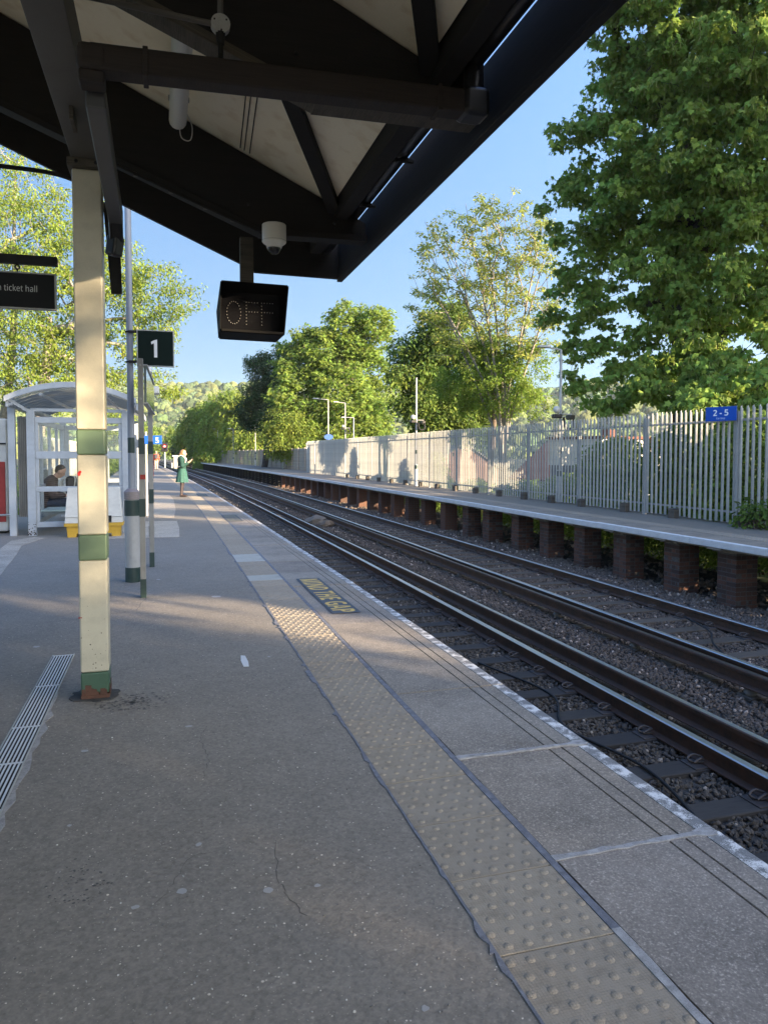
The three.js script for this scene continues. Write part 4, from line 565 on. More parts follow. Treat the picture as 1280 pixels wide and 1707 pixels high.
{
  const s = thing('railway_signal', 'black railway signal showing a red light beyond the platform end', 'signal', null, null, P(2.15, -1.1, 108));
  mesh('post', cyl(0.10, 0.10, 2.9, 0, 0, 0, 12), mGalv, s); mesh('backboard', box(0.85, 1.25, 0.08, 0, 3.6, 0, 0.05), mBlackGloss, s); each('hood', [3.35, 3.85].map(y => { const g = new THREE.CylinderGeometry(0.16, 0.16, 0.3, 14, 1, true, 0, Math.PI); g.rotateX(Math.PI / 2); g.rotateZ(Math.PI / 2 - 1.57); g.translate(0, y, 0.18); return clean(g); }), mBlackGloss, s);
  const lg = new THREE.CircleGeometry(0.15, 16); lg.translate(0, 3.72, 0.06); mesh('red_lamp', lg, M([0.3, 0.0, 0.0], 0.4, { emissive: lin(1, 0.06, 0.05), emissiveIntensity: 5 }), s);
  const pl = new THREE.PointLight(new THREE.Color().setRGB(1, 0.05, 0.04), 1.2, 20); pl.position.copy(s.position).add(V(0, 3.72, 0.25)); pl.castShadow = true; scene.add(pl);
}

// ------------------------------------------------------------------ trees, hedge, hills
function leafShape(kind, L, w) {                                       // one leaf in its own axes: stalk at origin, tip along +z
  const pos = [], tri = (...p) => p.forEach(q => pos.push(...q));
  if (kind === 'lobed') {                                              // five-lobed leaf, drooping
    const o = [[0, 0, 0], [0.42, -0.02, 0.02], [0.30, 0.0, 0.26], [0.52, -0.10, 0.52], [0.22, -0.02, 0.56], [0, -0.16, 1], [-0.22, -0.02, 0.56], [-0.52, -0.10, 0.52], [-0.30, 0.0, 0.26], [-0.42, -0.02, 0.02]].map(q => [q[0] * w, q[1] * L, q[2] * L]), m = [0, 0.03 * L, 0.34 * L];
    for (let i = 0; i < o.length; i++) tri(m, o[i], o[(i + 1) % o.length]);
  } else { const m = [0, -0.04 * L, 0.5 * L]; tri([0, 0, 0], [w / 2, 0.05 * L, 0.5 * L], m); tri(m, [w / 2, 0.05 * L, 0.5 * L], [0, -0.08 * L, L]); tri([0, 0, 0], m, [-w / 2, 0.05 * L, 0.5 * L]); tri(m, [0, -0.08 * L, L], [-w / 2, 0.05 * L, 0.5 * L]); }
  const g = new THREE.BufferGeometry(); g.setAttribute('position', new THREE.Float32BufferAttribute(pos, 3)); return g;
}
function leafCluster(kind, n, size, spread, seed, droop = 0.3) {
  const r = rng(seed), gs = [], e = new THREE.Euler(), q = new THREE.Quaternion(), m = new THREE.Matrix4();
  for (let k = 0; k < n; k++) {
    const z = size * (0.7 + 0.6 * r()), g = leafShape(kind, z, z * (kind === 'lobed' ? 1.05 : 0.55)), a = k / n * 6.283 + r() * 1.2;
    q.setFromEuler(e.set(droop + (r() - 0.42) * 1.7, a, (r() - 0.5) * 1.5, 'YXZ')); const d = spread * Math.sqrt(r()); m.compose(V(Math.sin(a) * d, (r() - 0.5) * spread * 1.1, Math.cos(a) * d), q, V(1, 1, 1)); g.applyMatrix4(m); gs.push(g);
  }
  const g = mergeGeometries(gs); g.computeVertexNormals(); return g;
}
function tree(o) {
  const r = rng(o.seed), t = thing(o.name ?? 'tree', o.label, 'tree', o.group), base = V(...o.base), nodes = [], add = (p, par) => { nodes.push({ p, par, kids: 0, rad: 0 }); return nodes.length - 1; };
  const top = V(0, 0, 0); let tw = 0; for (const b of o.blobs) { const w = b[3] ** 2; top.add(V(b[0], b[1], b[2]).multiplyScalar(w)); tw += w; } top.multiplyScalar(1 / tw);
  let cur = add(base, -1); const stems = o.stems ?? 1, tr = V(base.x * 0.45 + top.x * 0.55, top.y, base.z * 0.45 + top.z * 0.55);
  for (let m = 0; m < stems; m++) { let c = 0; const b = o.blobs[m % o.blobs.length], end = o.fan ? V(b[0] + (r() - 0.5) * b[3], b[1] + b[3] * 0.75, b[2] + (r() - 0.5) * b[3]) : tr.clone().add(V((r() - 0.5) * 1.6 * (stems > 1 ? 1.6 : 0.3), (r() - 0.3) * 1.0, (r() - 0.5) * 1.2)); end.y += (o.rise ?? 0) * (0.6 + 0.5 * r()); const H = end.y - base.y, fork = o.fan ? 0.18 + 0.2 * r() : 0;
    for (let k = 1; k <= 14; k++) { const f = k / 14, p = base.clone().lerp(end, f); if (o.fan) { const g = Math.pow(Math.max(0, (f - fork) / (1 - fork)), 1.35); p.x = base.x + (end.x - base.x) * g + (m % 3 - 1) * 0.16 * Math.min(1, f * 4); p.z = base.z + (end.z - base.z) * g; } p.x += Math.sin(f * 5 + o.seed + m * 2) * 0.02 * H * (o.fan ? 0.4 : 1) + (stems > 1 && !o.fan ? (m - (stems - 1) / 2) * 0.25 * f : 0); p.z += Math.cos(f * 4 + m) * 0.015 * H; c = add(p, c); } }
  const vol = o.blobs.map(b => b[3] ** 2.3), tot = vol.reduce((a, b) => a + b, 0), pts = [];
  o.blobs.forEach((b, i) => { const n = Math.max(3, Math.round(o.clumps * vol[i] / tot)); for (let k = 0; k < n; k++) { const d = V(r() - 0.5, r() - 0.5, r() - 0.5).normalize(), rad = b[3] * Math.pow(r(), 0.22) * (0.82 + 0.32 * r()); pts.push(V(b[0], b[1], b[2]).addScaledVector(d, rad)); } });
  pts.forEach(p => { p.d = p.distanceTo(tr); }); pts.sort((a, b) => a.d - b.d);
  const ends = [];
  for (const p of pts) {
    let best = -1, bc = 1e9; for (let i = 3; i < nodes.length; i++) { const q = nodes[i].p, dx = p.x - q.x, dy = p.y - q.y, dz = p.z - q.z, d = Math.sqrt(dx * dx + dy * dy + dz * dz), c = d + (dy < 0 ? -dy * 0.5 : 0) + (o.up ? o.up * Math.max(0, 0.75 * d - dy) : 0) + q.distanceTo(tr) * 0.05; if (c < bc) { bc = c; best = i; } }
    const a = nodes[best].p, n = Math.max(1, Math.min(5, Math.round(a.distanceTo(p) / 0.55))); let par = best; const sag = V((r() - 0.5), (r() - 0.3), (r() - 0.5)).multiplyScalar((o.sag ?? 0.2) * a.distanceTo(p));
    for (let k = 1; k <= n; k++) { const f = k / n, q = a.clone().lerp(p, f).addScaledVector(sag, Math.sin(f * Math.PI)); par = add(q, par); } ends.push(par);
  }
  const ex = 2.1; for (let i = nodes.length - 1; i > 0; i--) { const nd = nodes[i]; if (!nd.kids) nd.pw = o.twig ** ex; nd.rad = Math.pow(nd.pw, 1 / ex); const p = nodes[nd.par]; p.kids++; p.pw = (p.pw ?? 0) + nd.pw; } nodes[0].rad = Math.pow(nodes[0].pw, 1 / ex);
  const sc = o.trunk / nodes[0].rad, gs = [], rd = x => Math.max(o.twig, x * (x > o.twig * 3 ? sc : 1));
  for (let i = 1; i < nodes.length; i++) { const nd = nodes[i], p = nodes[nd.par]; if (p.p.distanceTo(nd.p) < 1e-3) continue; const r1 = rd(nd.rad), r0 = Math.min(rd(p.rad), r1 * 1.5 + 0.004); gs.push(bar(p.p, nd.p, r0, r1, r0 > 0.06 ? 8 : r0 > 0.02 ? 5 : 3)); }
  mesh('trunk', mergeGeometries(gs), o.bark, t);
  const mats = [], cols = [], e = new THREE.Euler(), q = new THREE.Quaternion();
  for (const k of ends) for (let j = 0; j < o.per; j++) { const p = nodes[k].p.clone().add(V(r() - 0.5, (r() - 0.55) * (o.flat ?? 0.9), r() - 0.5).multiplyScalar(2 * o.fuzz * (0.3 + 0.9 * r()))); q.setFromEuler(e.set((r() - 0.5) * 0.7, r() * 6.283, (r() - 0.5) * 0.7)); const z = 0.7 + 0.65 * r(); mats.push(new THREE.Matrix4().compose(p, q, V(z, z, z))); const v = 0.72 + 0.6 * r(), w = (r() - 0.5) * 0.3; cols.push(lin(v * (1 + w), v, v * (1 - w * 0.5))); }
  instanced('crown', o.leaf, o.leafMat, mats, cols, t);
  if (o.extra) { const m2 = mats.filter(() => r() < o.extraShare); instanced('catkins', o.extra, o.extraMat, m2, null, t); }
  return t;
}
const lobed = leafCluster('lobed', 9, 0.135, 0.21, 5, 0.75), small = leafCluster('oval', 12, 0.13, 0.22, 6), fine = leafCluster('oval', 9, 0.085, 0.17, 16), smallB = leafCluster('oval', 14, 0.24, 0.42, 7), sparse = leafCluster('oval', 8, 0.15, 0.15, 8), farL = leafCluster('oval', 14, 0.42, 0.75, 9), lobedB = leafCluster('lobed', 7, 0.28, 0.34, 10, 0.4);
const tassel = merge(Array.from({ length: 3 }, (_, k) => { const q = rng(k + 60), x = (q() - 0.5) * 0.3, z = (q() - 0.5) * 0.3; return bar(V(x, 0, z), V(x + 0.01, -0.15 - 0.06 * q(), z), 0.008, 0.013, 4); }));
const L_SYC = leafMat([0.20, 0.30, 0.06]), L_BRIGHT = leafMat([0.20, 0.29, 0.044], 0.5), L_MID = leafMat([0.15, 0.225, 0.042]), L_DARK = leafMat([0.05, 0.095, 0.036], 0.35), L_BUD = leafMat([0.32, 0.37, 0.085], 0.5), L_YEL = leafMat([0.22, 0.295, 0.048], 0.5), L_TASSEL = M([0.22, 0.25, 0.07], 0.9);
tree({ name: 'sycamore_tree', label: 'huge green sycamore with hanging flower tassels towering over the palisade fence', base: [17, -1.3, -22.3], seed: 31, trunk: 0.42, twig: 0.007, bark: mBarkDark, clumps: 1150, per: 12, fuzz: 0.40, flat: 0.5, leaf: lobed, leafMat: L_SYC, extra: tassel, extraMat: L_TASSEL, extraShare: 0.35,
  blobs: [[14.6, 13.9, -19, 2.3], [15.4, 13.5, -17.2, 3], [14.9, 12.5, -21, 2.2], [15.4, 10.7, -18.8, 3], [16.2, 10.3, -16.9, 2.8], [12.6, 12, -21.5, .9], [14.1, 10, -22.7, 1.9], [14.9, 8.8, -20.1, 2.5], [16.2, 7.3, -18.2, 2.8], [13.9, 7.6, -23.5, 1.4], [14.5, 5.6, -22.4, 1.5], [15.7, 5.3, -20.4, 2], [16, 4.6, -17.7, 2], [14.5, 3.9, -20.3, 1], [15.4, 3.6, -18.3, 1.1], [15.9, 3.4, -16.6, 1.2], [14.2, 3.3, -17.6, 0.9], [13.2, 3.0, -15.2, 0.9], [13.6, 4.0, -21.8, 0.8], [13.1, 3.5, -20.0, 0.75], [13.2, 3.1, -18.1, 0.65], [13.5, 2.95, -16.0, 0.7], [14.1, 2.95, -14.8, 0.75], [14.5, 3.05, -13.7, 0.8], [14.3, 3.8, -19.2, 0.9], [17.2, 11, -17.6, 2.2], [17.6, 7.6, -18.2, 1.9], [14.4, 16.1, -18.2, 3], [16.7, 15.4, -18.6, 2.6]] });
tree({ name: 'bare_tree', label: 'tall pale branched tree with sparse yellow-green spring buds', base: [15.5, -1.3, -32.5], seed: 12, trunk: 0.17, twig: 0.011, bark: mBarkPale, clumps: 560, per: 4, fuzz: 0.16, stems: 10, fan: true, sag: 0.06, up: 1.6, leaf: sparse, leafMat: L_BUD,
  blobs: [[15.1, 11.3, -31.2, 2.2], [13.6, 10.6, -33.2, 2.3], [16.3, 9.5, -31.1, 1.8], [12.4, 9, -34, 1.2], [15.4, 8.4, -32.9, 2.4], [16.3, 11.5, -30.5, .9], [13.8, 12.3, -31.5, 1], [13.6, 7.3, -33.9, 1.5], [16.1, 6.9, -30.6, 1.3], [12.2, 11.7, -33.4, 1.1]] });
tree({ label: 'leafy yellow-green young tree at the foot of the pale bare tree', base: [15.3, -1.3, -33.6], seed: 17, trunk: 0.14, twig: 0.008, bark: mBark, clumps: 150, per: 14, fuzz: 0.36, leaf: small, leafMat: L_BRIGHT, blobs: [[16.2, 5.7, -31.9, 1.3], [15.5, 4.6, -32.4, 1.3], [14.8, 5.6, -33.7, 1.5], [14.1, 4.8, -35.1, 1.4], [16.3, 4.2, -30.9, .9]] });
tree({ label: 'dark green tree left of the pale bare tree above the fence', base: [16.1, -1.3, -43.1], seed: 23, trunk: 0.3, twig: 0.012, bark: mBarkDark, clumps: 260, per: 14, fuzz: 0.5, leaf: smallB, leafMat: L_MID, blobs: [[14.6, 7.3, -43.2, 1.7], [16.4, 8.9, -42.3, 1.9], [17, 6.2, -42.5, 2.4], [14, 5.4, -42.6, 1.6], [15.4, 4.3, -42.2, 1.8], [18.1, 4, -42.2, 1.9], [18.7, 7.7, -42.7, 1.5]] });
tree({ name: 'maple_tree', label: 'tall rounded bright green tree in the middle beyond the fence', base: [17.6, -1.3, -76], seed: 41, trunk: 0.5, twig: 0.02, bark: mBark, clumps: 560, per: 13, fuzz: 0.8, leaf: lobedB, leafMat: L_BRIGHT, blobs: [[18.7, 13.7, -74.7, 3.3], [20.2, 14.8, -73.1, 2], [16.3, 11.9, -75.6, 3.6], [13.3, 11.3, -76.2, 2.7], [20, 10.1, -74.9, 2.7], [17.2, 7.5, -73.8, 3.8], [13, 7.4, -74.6, 2.9], [20.2, 5.6, -73.2, 2.4], [15.2, 3.8, -73.4, 2.3], [19, 3.8, -73.6, 2.4]] });
tree({ name: 'conifer_tree', label: 'dark blue-green conifer at the left of the tall bright tree', base: [10.4, -1.3, -83.4], seed: 43, trunk: 0.35, twig: 0.02, bark: mBarkDark, clumps: 210, per: 15, fuzz: 0.7, leaf: smallB, leafMat: L_DARK, blobs: [[9.7, 11.3, -82.9, 1.5], [11.4, 10, -82.8, 2], [10.4, 7.7, -83.1, 2.4], [9.1, 6, -83.4, 1.7], [13.3, 12.2, -84.3, 1.6], [11.2, 5, -75.1, 2.3]] });
tree({ name: 'bush', label: 'low yellow-green bushy tree behind the timber fence', base: [11.8, -1.3, -73.1], seed: 47, trunk: 0.16, twig: 0.014, bark: mBark, clumps: 150, per: 12, fuzz: 0.6, leaf: smallB, leafMat: L_YEL, blobs: [[11.9, 4.3, -73, 2], [10.4, 4, -73.3, 1.4], [13.4, 2.8, -72.8, 1.8], [11.4, 2.5, -73.2, 1.8], [16.2, 2.5, -72.2, 1.5]] });
[['bright yellow-green tree past the end of the timber fence', [11.1, -1.3, -119], [[11.1, 7.9, -119.3, 2.9], [11.1, 4.1, -119.5, 2.7], [12.8, 3.9, -109.2, 2.5], [10.1, 10, -124.3, 1.6]], L_YEL, 71],
 ['light green tree beyond the end of the far platform', [8.6, -1.3, -129.7], [[9, 8.4, -129.5, 3], [8, 4.8, -129.7, 3.2], [10, 2.6, -126, 2.4]], L_BRIGHT, 72],
 ['rounded green tree behind the red signal', [6.2, -1.3, -139.7], [[6.5, 7.2, -139.7, 3.2], [6.5, 2.8, -139.8, 2.6]], L_MID, 73],
 ['small yellowish tree where the rails bend out of sight', [4.4, -1.3, -151], [[4.6, 5.3, -149.9, 2.7], [4.2, 2.4, -155, 2.4]], L_YEL, 74],
 ['low dark bush right of the vanishing rails', [3.9, -1.3, -160], [[3.9, 2.6, -158, 2.3], [6, 1.6, -150, 2]], L_DARK, 75],
 ['yellow-green tree left of the line above the distant man', [-6.2, -1.3, -170], [[-6.0, 5.5, -170, 3.3], [-9, 6.9, -164.8, 3.6], [-6.5, 2.5, -172, 2.8]], L_YEL, 76],
 ['green tree closing the view at the bend of the line', [-3.5, -1.3, -222], [[-5, 5, -222, 4], [-1, 6, -226, 4], [3, 4.5, -230, 4]], L_MID, 77]]
  .forEach(([label, base, blobs, lm, seed]) => tree({ name: 'tree', label, group: 'trees beyond the platform ends', base, seed, trunk: 0.3, twig: 0.03, bark: mBark, clumps: 110, per: 12, fuzz: 1.0, leaf: farL, leafMat: lm, blobs }));
tree({ name: 'ash_tree', label: 'sunlit yellow-green tree rising behind the waiting shelter', base: [-3.9, -0.2, -25.7], seed: 51, trunk: 0.17, twig: 0.007, bark: mBarkPale, clumps: 620, per: 7, fuzz: 0.26, flat: 0.55, sag: 0.1, stems: 2, leaf: fine, leafMat: L_YEL,
  blobs: [[-4.1, 8.2, -24.8, 1.3], [-2.6, 7.8, -25.1, 1.1], [-1.4, 7.4, -25.2, 1], [-.5, 6.7, -24.4, .9], [.4, 6.3, -23.5, .6], [-1.4, 5.9, -24.6, 1.1], [-.4, 5.3, -24.7, .8], [-3.4, 6, -25.4, 1.5], [-4.4, 4.8, -25.4, 1.3], [-2.5, 4.7, -25.7, 1.3], [-.9, 4.3, -24.8, .8], [-.1, 3.9, -25.2, .6], [-3.5, 3.8, -25.7, 1.1], [-1.8, 3.6, -25.2, .8], [-.1, 5.8, -24.6, .7]] });
tree({ name: 'birch_tree', label: 'thinly leaved tree with pale upright branches at the far left', base: [-5.8, -0.2, -27.4], seed: 52, trunk: 0.17, twig: 0.008, bark: mBarkPale, clumps: 430, per: 4, fuzz: 0.20, sag: 0.08, up: 0.8, rise: 3, stems: 3, leaf: fine, leafMat: L_YEL,
  blobs: [[-3.8, 9.9, -25.4, 1.3], [-2.9, 9.6, -26.2, 1.1], [-4.9, 9, -26.5, 1.2], [-4.6, 6.6, -25.6, 1.3], [-5.4, 7, -26.8, 1.7], [-5.9, 4.4, -27.2, 1.6], [-5.7, 10.2, -26.6, 1.5], [-4.2, 11.6, -26.4, 1.2], [-5.0, 3.2, -27, 1.3]] });
tree({ name: 'sycamore_tree', label: 'unseen sycamore added right of the view to shade the huge one', base: [24, -1.3, -11], seed: 87, trunk: 0.3, twig: 0.012, bark: mBarkDark, clumps: 360, per: 14, fuzz: 0.5, leaf: smallB, leafMat: L_MID, blobs: [[24, 9.9, -5, 2.2], [24, 13, -6.5, 2.6], [24, 17.5, -7.5, 2.7], [23.5, 10.5, -9.5, 2.4], [24.5, 11, -13.5, 2.4], [24, 14.5, -11, 3.2], [24, 18.5, -12, 2.8], [24, 13, -16.5, 2.0], [24, 17, -15.5, 2.4]] });  // unseen tree added to keep the low sun off the visible sycamore
// unseen trees added right of the view, shaped round a gap for low sun
tree({ name: 'tree', label: 'unseen round tree added to trim the sun gap and shade the pole', base: [13.6, -1.3, 6.5], seed: 82, trunk: 0.12, twig: 0.01, bark: mBarkDark, clumps: 120, per: 12, fuzz: 0.3, leaf: smallB, leafMat: L_MID, blobs: [[13.4, 4.85, 6.5, 0.75], [13.3, 4.8, 5.6, 0.6], [13.4, 6.3, 6.0, 0.9], [13.3, 7.7, 5.8, 0.9]] });
tree({ name: 'tree', label: 'unseen thin leaved tree added to filter the sun on the column', base: [13.6, -1.3, 10.4], seed: 85, trunk: 0.08, twig: 0.008, bark: mBark, clumps: 75, per: 3, fuzz: 0.3, leaf: small, leafMat: L_MID, blobs: [[13.3, 5.2, 10.1, 0.7], [13.3, 5.7, 10.1, 1.0], [13.3, 6.6, 9.9, 0.8]] });  // sparse foliage added to cut the sun reaching the column
[[9.0, 0.35], [5.2, 0.5], [0.6, 0.4], [-4.0, 0.6]].forEach(([s, w], k) => tree({ name: 'stripe_shade_tree', label: `${ordinal(k)} slender unseen tree added to stripe the platform with shade`, group: 'unseen slender trees added to cast stripes of shade', base: [22, -1.3, -s], seed: 400 + k, trunk: 0.1, twig: 0.01, bark: mBarkDark, clumps: 40, per: 9, fuzz: 0.3, leaf: smallB, leafMat: L_MID, blobs: [[22, 3.4, -s, w], [22, 4.8, -s, w * 0.9], [22, 6.2, -s, w * 0.8], [22, 7.6, -s, w * 0.6]] }));  // unseen row added so its gaps lay sun stripes on the platform
function shrub(label, u, s, w, h, lm, seed, lf = small, y0 = -1.2, group = 'shrubs crowding behind the palisade fence') {
  const t = thing('shrub', label, 'shrub', group), r = rng(seed), q0 = P(u, y0, s), gs = [], mats = [], cols = [], q = new THREE.Quaternion(), e = new THREE.Euler();
  for (let k = 0; k < 16; k++) { const a = r() * 6.283, p = q0.clone().add(V(Math.cos(a) * w * 0.55 * r(), h * (0.5 + 0.45 * r()), Math.sin(a) * w * 0.6 * r())); gs.push(bar(q0.clone().add(V((r() - 0.5) * 0.4, 0, (r() - 0.5) * 0.4)), p, 0.02, 0.006, 4)); }
  mesh('stem', mergeGeometries(gs), mBark, t);
  for (let k = 0, n = Math.round(150 * w * h); k < n; k++) { const a = r() * 6.283, f = r(), d = w * 0.62 * Math.sqrt(r()) * Math.sqrt(Math.max(0.05, 1 - (f * 1.02) ** 4)); q.setFromEuler(e.set((r() - 0.5), r() * 6.28, (r() - 0.5))); const z = 0.7 + 0.6 * r(); mats.push(new THREE.Matrix4().compose(q0.clone().add(V(Math.cos(a) * d * 0.7, h * (0.04 + f), Math.sin(a) * d * 1.15)), q, V(z, z, z))); const v = 0.6 + 0.7 * r(); cols.push(lin(v, v, v)); }
  instanced('foliage', lf, lm, mats, cols, t);
}
[[12.9, 8.5, 2.6, 3.6, L_MID], [13.0, 11, 2.8, 3.5, L_SYC], [12.8, 13.6, 2.8, 3.4, L_SYC], [13.0, 16.2, 2.7, 3.3, L_MID], [12.8, 19.0, 2.6, 3.0, L_SYC], [12.9, 21.8, 2.2, 1.9, L_BRIGHT], [12.7, 24.4, 1.8, 1.6, L_BRIGHT], [12.6, 28.5, 1.6, 1.5, L_YEL], [12.5, 33.0, 1.2, 2.6, L_MID], [12.7, 37.5, 1.6, 1.5, L_BRIGHT], [12.5, 42.5, 1.2, 3.2, L_MID], [12.8, 47, 1.6, 1.5, L_SYC], [13, 5.4, 2.2, 2.8, L_MID], [13.1, 1.8, 2.2, 8.0, L_SYC], [13, -0.1, 2.2, 8.4, L_MID], [13, -2.2, 2.2, 8.2, L_SYC], [13, -4.2, 2.1, 8.0, L_MID], [13, -6.5, 0.9, 4.1, L_MID], [13, -8.8, 2.0, 6.0, L_SYC], [13, -11.0, 2.3, 6.1, L_MID], [13, -13.3, 2.3, 6.0, L_SYC], [13, -15.6, 2.4, 6.2, L_MID], [13, -18, 2.4, 6.4, L_SYC]]
  .forEach(([u, s, w, h, lm], k) => shrub(k < 12 ? `${ordinal(k)} leafy shrub from the right behind the palisade fence` : `${ordinal(k - 12)} unseen hedge shrub added behind the fence to block the low sun`, u, s, w, h, lm, 200 + k));  // later entries: unseen hedge added, heights and notch shaped to shade the platform
shrub('small leafy weed poking through the foot of the fence at the right', 11.2, 11.95, 0.55, 0.45, L_MID, 240, small, 0.05, null);
shrub('tufted green weeds at the far end of the raised platform', 8.8, 131.5, 2.2, 1.1, L_BRIGHT, 241, smallB, -1.2, null);
{ const r = rng(88), mats = [], cols = [], q = new THREE.Quaternion(), e = new THREE.Euler();   // rough growth behind the fence and left of the line
  for (let k = 0; k < 15000; k++) { const left = r() < 0.2, s = left ? 20 + r() * 200 : -4 + 130 * r() ** 1.3, u = left ? -4.6 - 8 * r() : (s < 57 ? 14.2 : 13.4) + 9 * r() ** 1.4; q.setFromEuler(e.set((r() - 0.5), r() * 6.28, (r() - 0.5))); const z = 0.8 + 1.2 * r(); mats.push(new THREE.Matrix4().compose(P(u, -1.2 + 0.5 * r() + (s > 60 && r() < 0.3 ? 1.5 * r() : 0), s), q, V(z, z, z))); const v = 0.6 + 0.7 * r(); cols.push(lin(v, v, v * 0.9)); }
  tag(instanced('undergrowth', small, L_MID, mats, cols), 'low green undergrowth behind the fences and beside the line', 'undergrowth', null, 'stuff'); }
{ // wooded hills
  const hn = noiseField(128, 5, 5, 71), hill = (az, d) => { const t = ((az + 0.6) * 40) & 127, n = hn[(((d / 40) | 0) & 127) * 128 + t]; const rise = Math.min(1, Math.max(0, (d - 420) / 520)); return -6 + rise * rise * (3 - 2 * rise) * (78 + 26 * (n - 0.5) + 6 * Math.sin(az * 9 + 1)); };
  const pos = [], A = 90, D = 26, at = (i, j) => { const az = -0.7 + 2.0 * i / A, d = 380 + 820 * j / D; return [Math.sin(az) * d, hill(az, d), -Math.cos(az) * d]; };
  for (let i = 0; i < A; i++) for (let j = 0; j < D; j++) pos.push(...at(i, j), ...at(i + 1, j), ...at(i + 1, j + 1), ...at(i, j), ...at(i + 1, j + 1), ...at(i, j + 1));
  const g = new THREE.BufferGeometry(); g.setAttribute('position', new THREE.Float32BufferAttribute(pos, 3)); g.computeVertexNormals(); tag(mesh('hill', boxUV(g), M([0.06, 0.085, 0.035], 1)), 'wooded ridge of hills rising along the horizon', 'hill', null, 'structure');
  const lump = seed => { const g = new THREE.IcosahedronGeometry(1, 3), p = g.attributes.position, q = rng(seed), d = Array.from({ length: 46 }, () => V(q() - 0.5, q() - 0.35, q() - 0.5).normalize().multiplyScalar(0.75 + 0.35 * q())); for (let i = 0; i < p.count; i++) { const v = V(p.getX(i), p.getY(i), p.getZ(i)); let m = 9; for (const c of d) m = Math.min(m, v.distanceTo(c)); const f = 1.12 - 0.75 * m; p.setXYZ(i, v.x * f, v.y * f, v.z * f); } g.deleteAttribute('uv'); g.computeVertexNormals(); return g; };
  const r = rng(123), q = new THREE.Quaternion(), e = new THREE.Euler();
  for (let v = 0; v < 3; v++) { const mats = [], cols = [];
    for (let k = 0; k < 5200; k++) { const az = -0.45 + 1.35 * r(), d = 430 + 600 * Math.sqrt(r()), y = hill(az, d); q.setFromEuler(e.set((r() - 0.5) * 0.3, r() * 6.28, (r() - 0.5) * 0.3)); const z = 3.0 + 3.8 * r() * r() + (r() < 0.05 ? 2 : 0), tall = 0.9 + 0.7 * r(); mats.push(new THREE.Matrix4().compose(V(Math.sin(az) * d, y + z * tall * 0.7, -Math.cos(az) * d), q, V(z, z * tall, z))); const b = 0.5 + 0.75 * r(), w = r(); cols.push(lin(b * (0.065 + 0.075 * w), b * (0.115 + 0.045 * w), b * (0.035 + 0.02 * r()))); }
    tag(instanced('far_wood', lump(500 + v), M(WHITE, 1), mats, cols), ['distant mixed woodland covering the hillside', 'darker tree crowns mixed through the distant hillside wood', 'pale spring crowns scattered over the distant hillside wood'][v], 'woodland', null, 'stuff'); }
}
// ------------------------------------------------------------------ houses glimpsed through the fence
function house(label, pos, w, d, h, rh, wall, roof, turn) {
  const b = thing('house', label, 'house', null, null, V(...pos), turn); mesh('wall', box(w, h, d, 0, h / 2, 0), wall, b); mesh('wall', prismZ([[-w / 2, h], [w / 2, h], [0, h + rh]], -d / 2 + 0.01, d / 2 - 0.01), wall, b);
  for (const k of [-1, 1]) mesh('roof', beam(V(k * (w / 4 + 0.15), h + rh / 2 + 0.02, -d / 2 - 0.2), V(k * (w / 4 + 0.15), h + rh / 2 + 0.02, d / 2 + 0.2), 0.1, Math.hypot(w / 2, rh) + 0.5).applyMatrix4(new THREE.Matrix4()), roof, b).geometry = (() => { const L = Math.hypot(w / 2 + 0.3, rh * (1 + 0.6 / w)); const g = box(L, 0.12, d + 0.5); g.rotateZ(-k * Math.atan2(rh, w / 2)); g.translate(k * (w / 4 + 0.06), h + rh / 2 + 0.05, 0); return g; })();
  for (const [x, y] of [[-w * 0.28, h * 0.62], [w * 0.28, h * 0.62], [-w * 0.28, h * 0.25], [w * 0.28, h * 0.25]]) { const f = mesh('window', box(1.1, 1.1, 0.06, x, y, d / 2 + 0.02, 0.01), mWhitePaint, b); mesh('pane', box(0.95, 0.95, 0.02, x, y, d / 2 + 0.055), M([0.03, 0.035, 0.045], 0.1), f); }
  for (const z of [-d * 0.25, d * 0.25]) { const f = mesh('window', box(0.06, 1.1, 1.2, -w / 2 - 0.02, h * 0.6, z, 0.01), mWhitePaint, b); mesh('pane', box(0.02, 0.95, 1.05, -w / 2 - 0.055, h * 0.6, z), M([0.03, 0.035, 0.045], 0.1), f); }
  mesh('chimney', box(0.7, 1.3, 0.6, w * 0.15, h + rh + 0.2, 0, 0.02), roof, b);
}
const mRoofTile = M([0.20, 0.075, 0.045], 0.9, { map: grainMap }), mRoofGrey = M([0.13, 0.125, 0.12], 0.9, { map: grainMap });
house('white rendered house with a red roof glimpsed through the fence', [25.5, -4.2, -40], 8, 7, 4.2, 2.2, M([0.66, 0.64, 0.60], 0.85, { map: stainMap }), mRoofTile, 0.5);
house('brown brick house behind the fence near the slim camera pole', [22, -4.4, -60], 8, 8, 4.6, 2.2, M([0.20, 0.125, 0.095], 0.9, { map: brickMapA }), mRoofGrey, 0.3);
{ const b = thing('outbuilding', 'low white-topped outbuilding behind the fence below the sycamore', 'outbuilding', null, null, V(19.5, -1.4, -30.6), 0.35); mesh('wall', box(3.4, 2.4, 3.0, 0, 1.2, 0, 0.02), M([0.10, 0.105, 0.12], 0.8, { map: mottleMap }), b); mesh('cladding', box(3.44, 1.2, 3.04, 0, 3.0, 0, 0.02), M([0.72, 0.70, 0.66], 0.7, { map: mottleMap }), b); mesh('roof', box(3.7, 0.12, 3.3, 0, 3.67, 0, 0.02), mRoofTile, b); mesh('door', box(0.9, 1.9, 0.05, -0.4, 0.98, 1.53, 0.01), M([0.05, 0.055, 0.065], 0.6), b); }

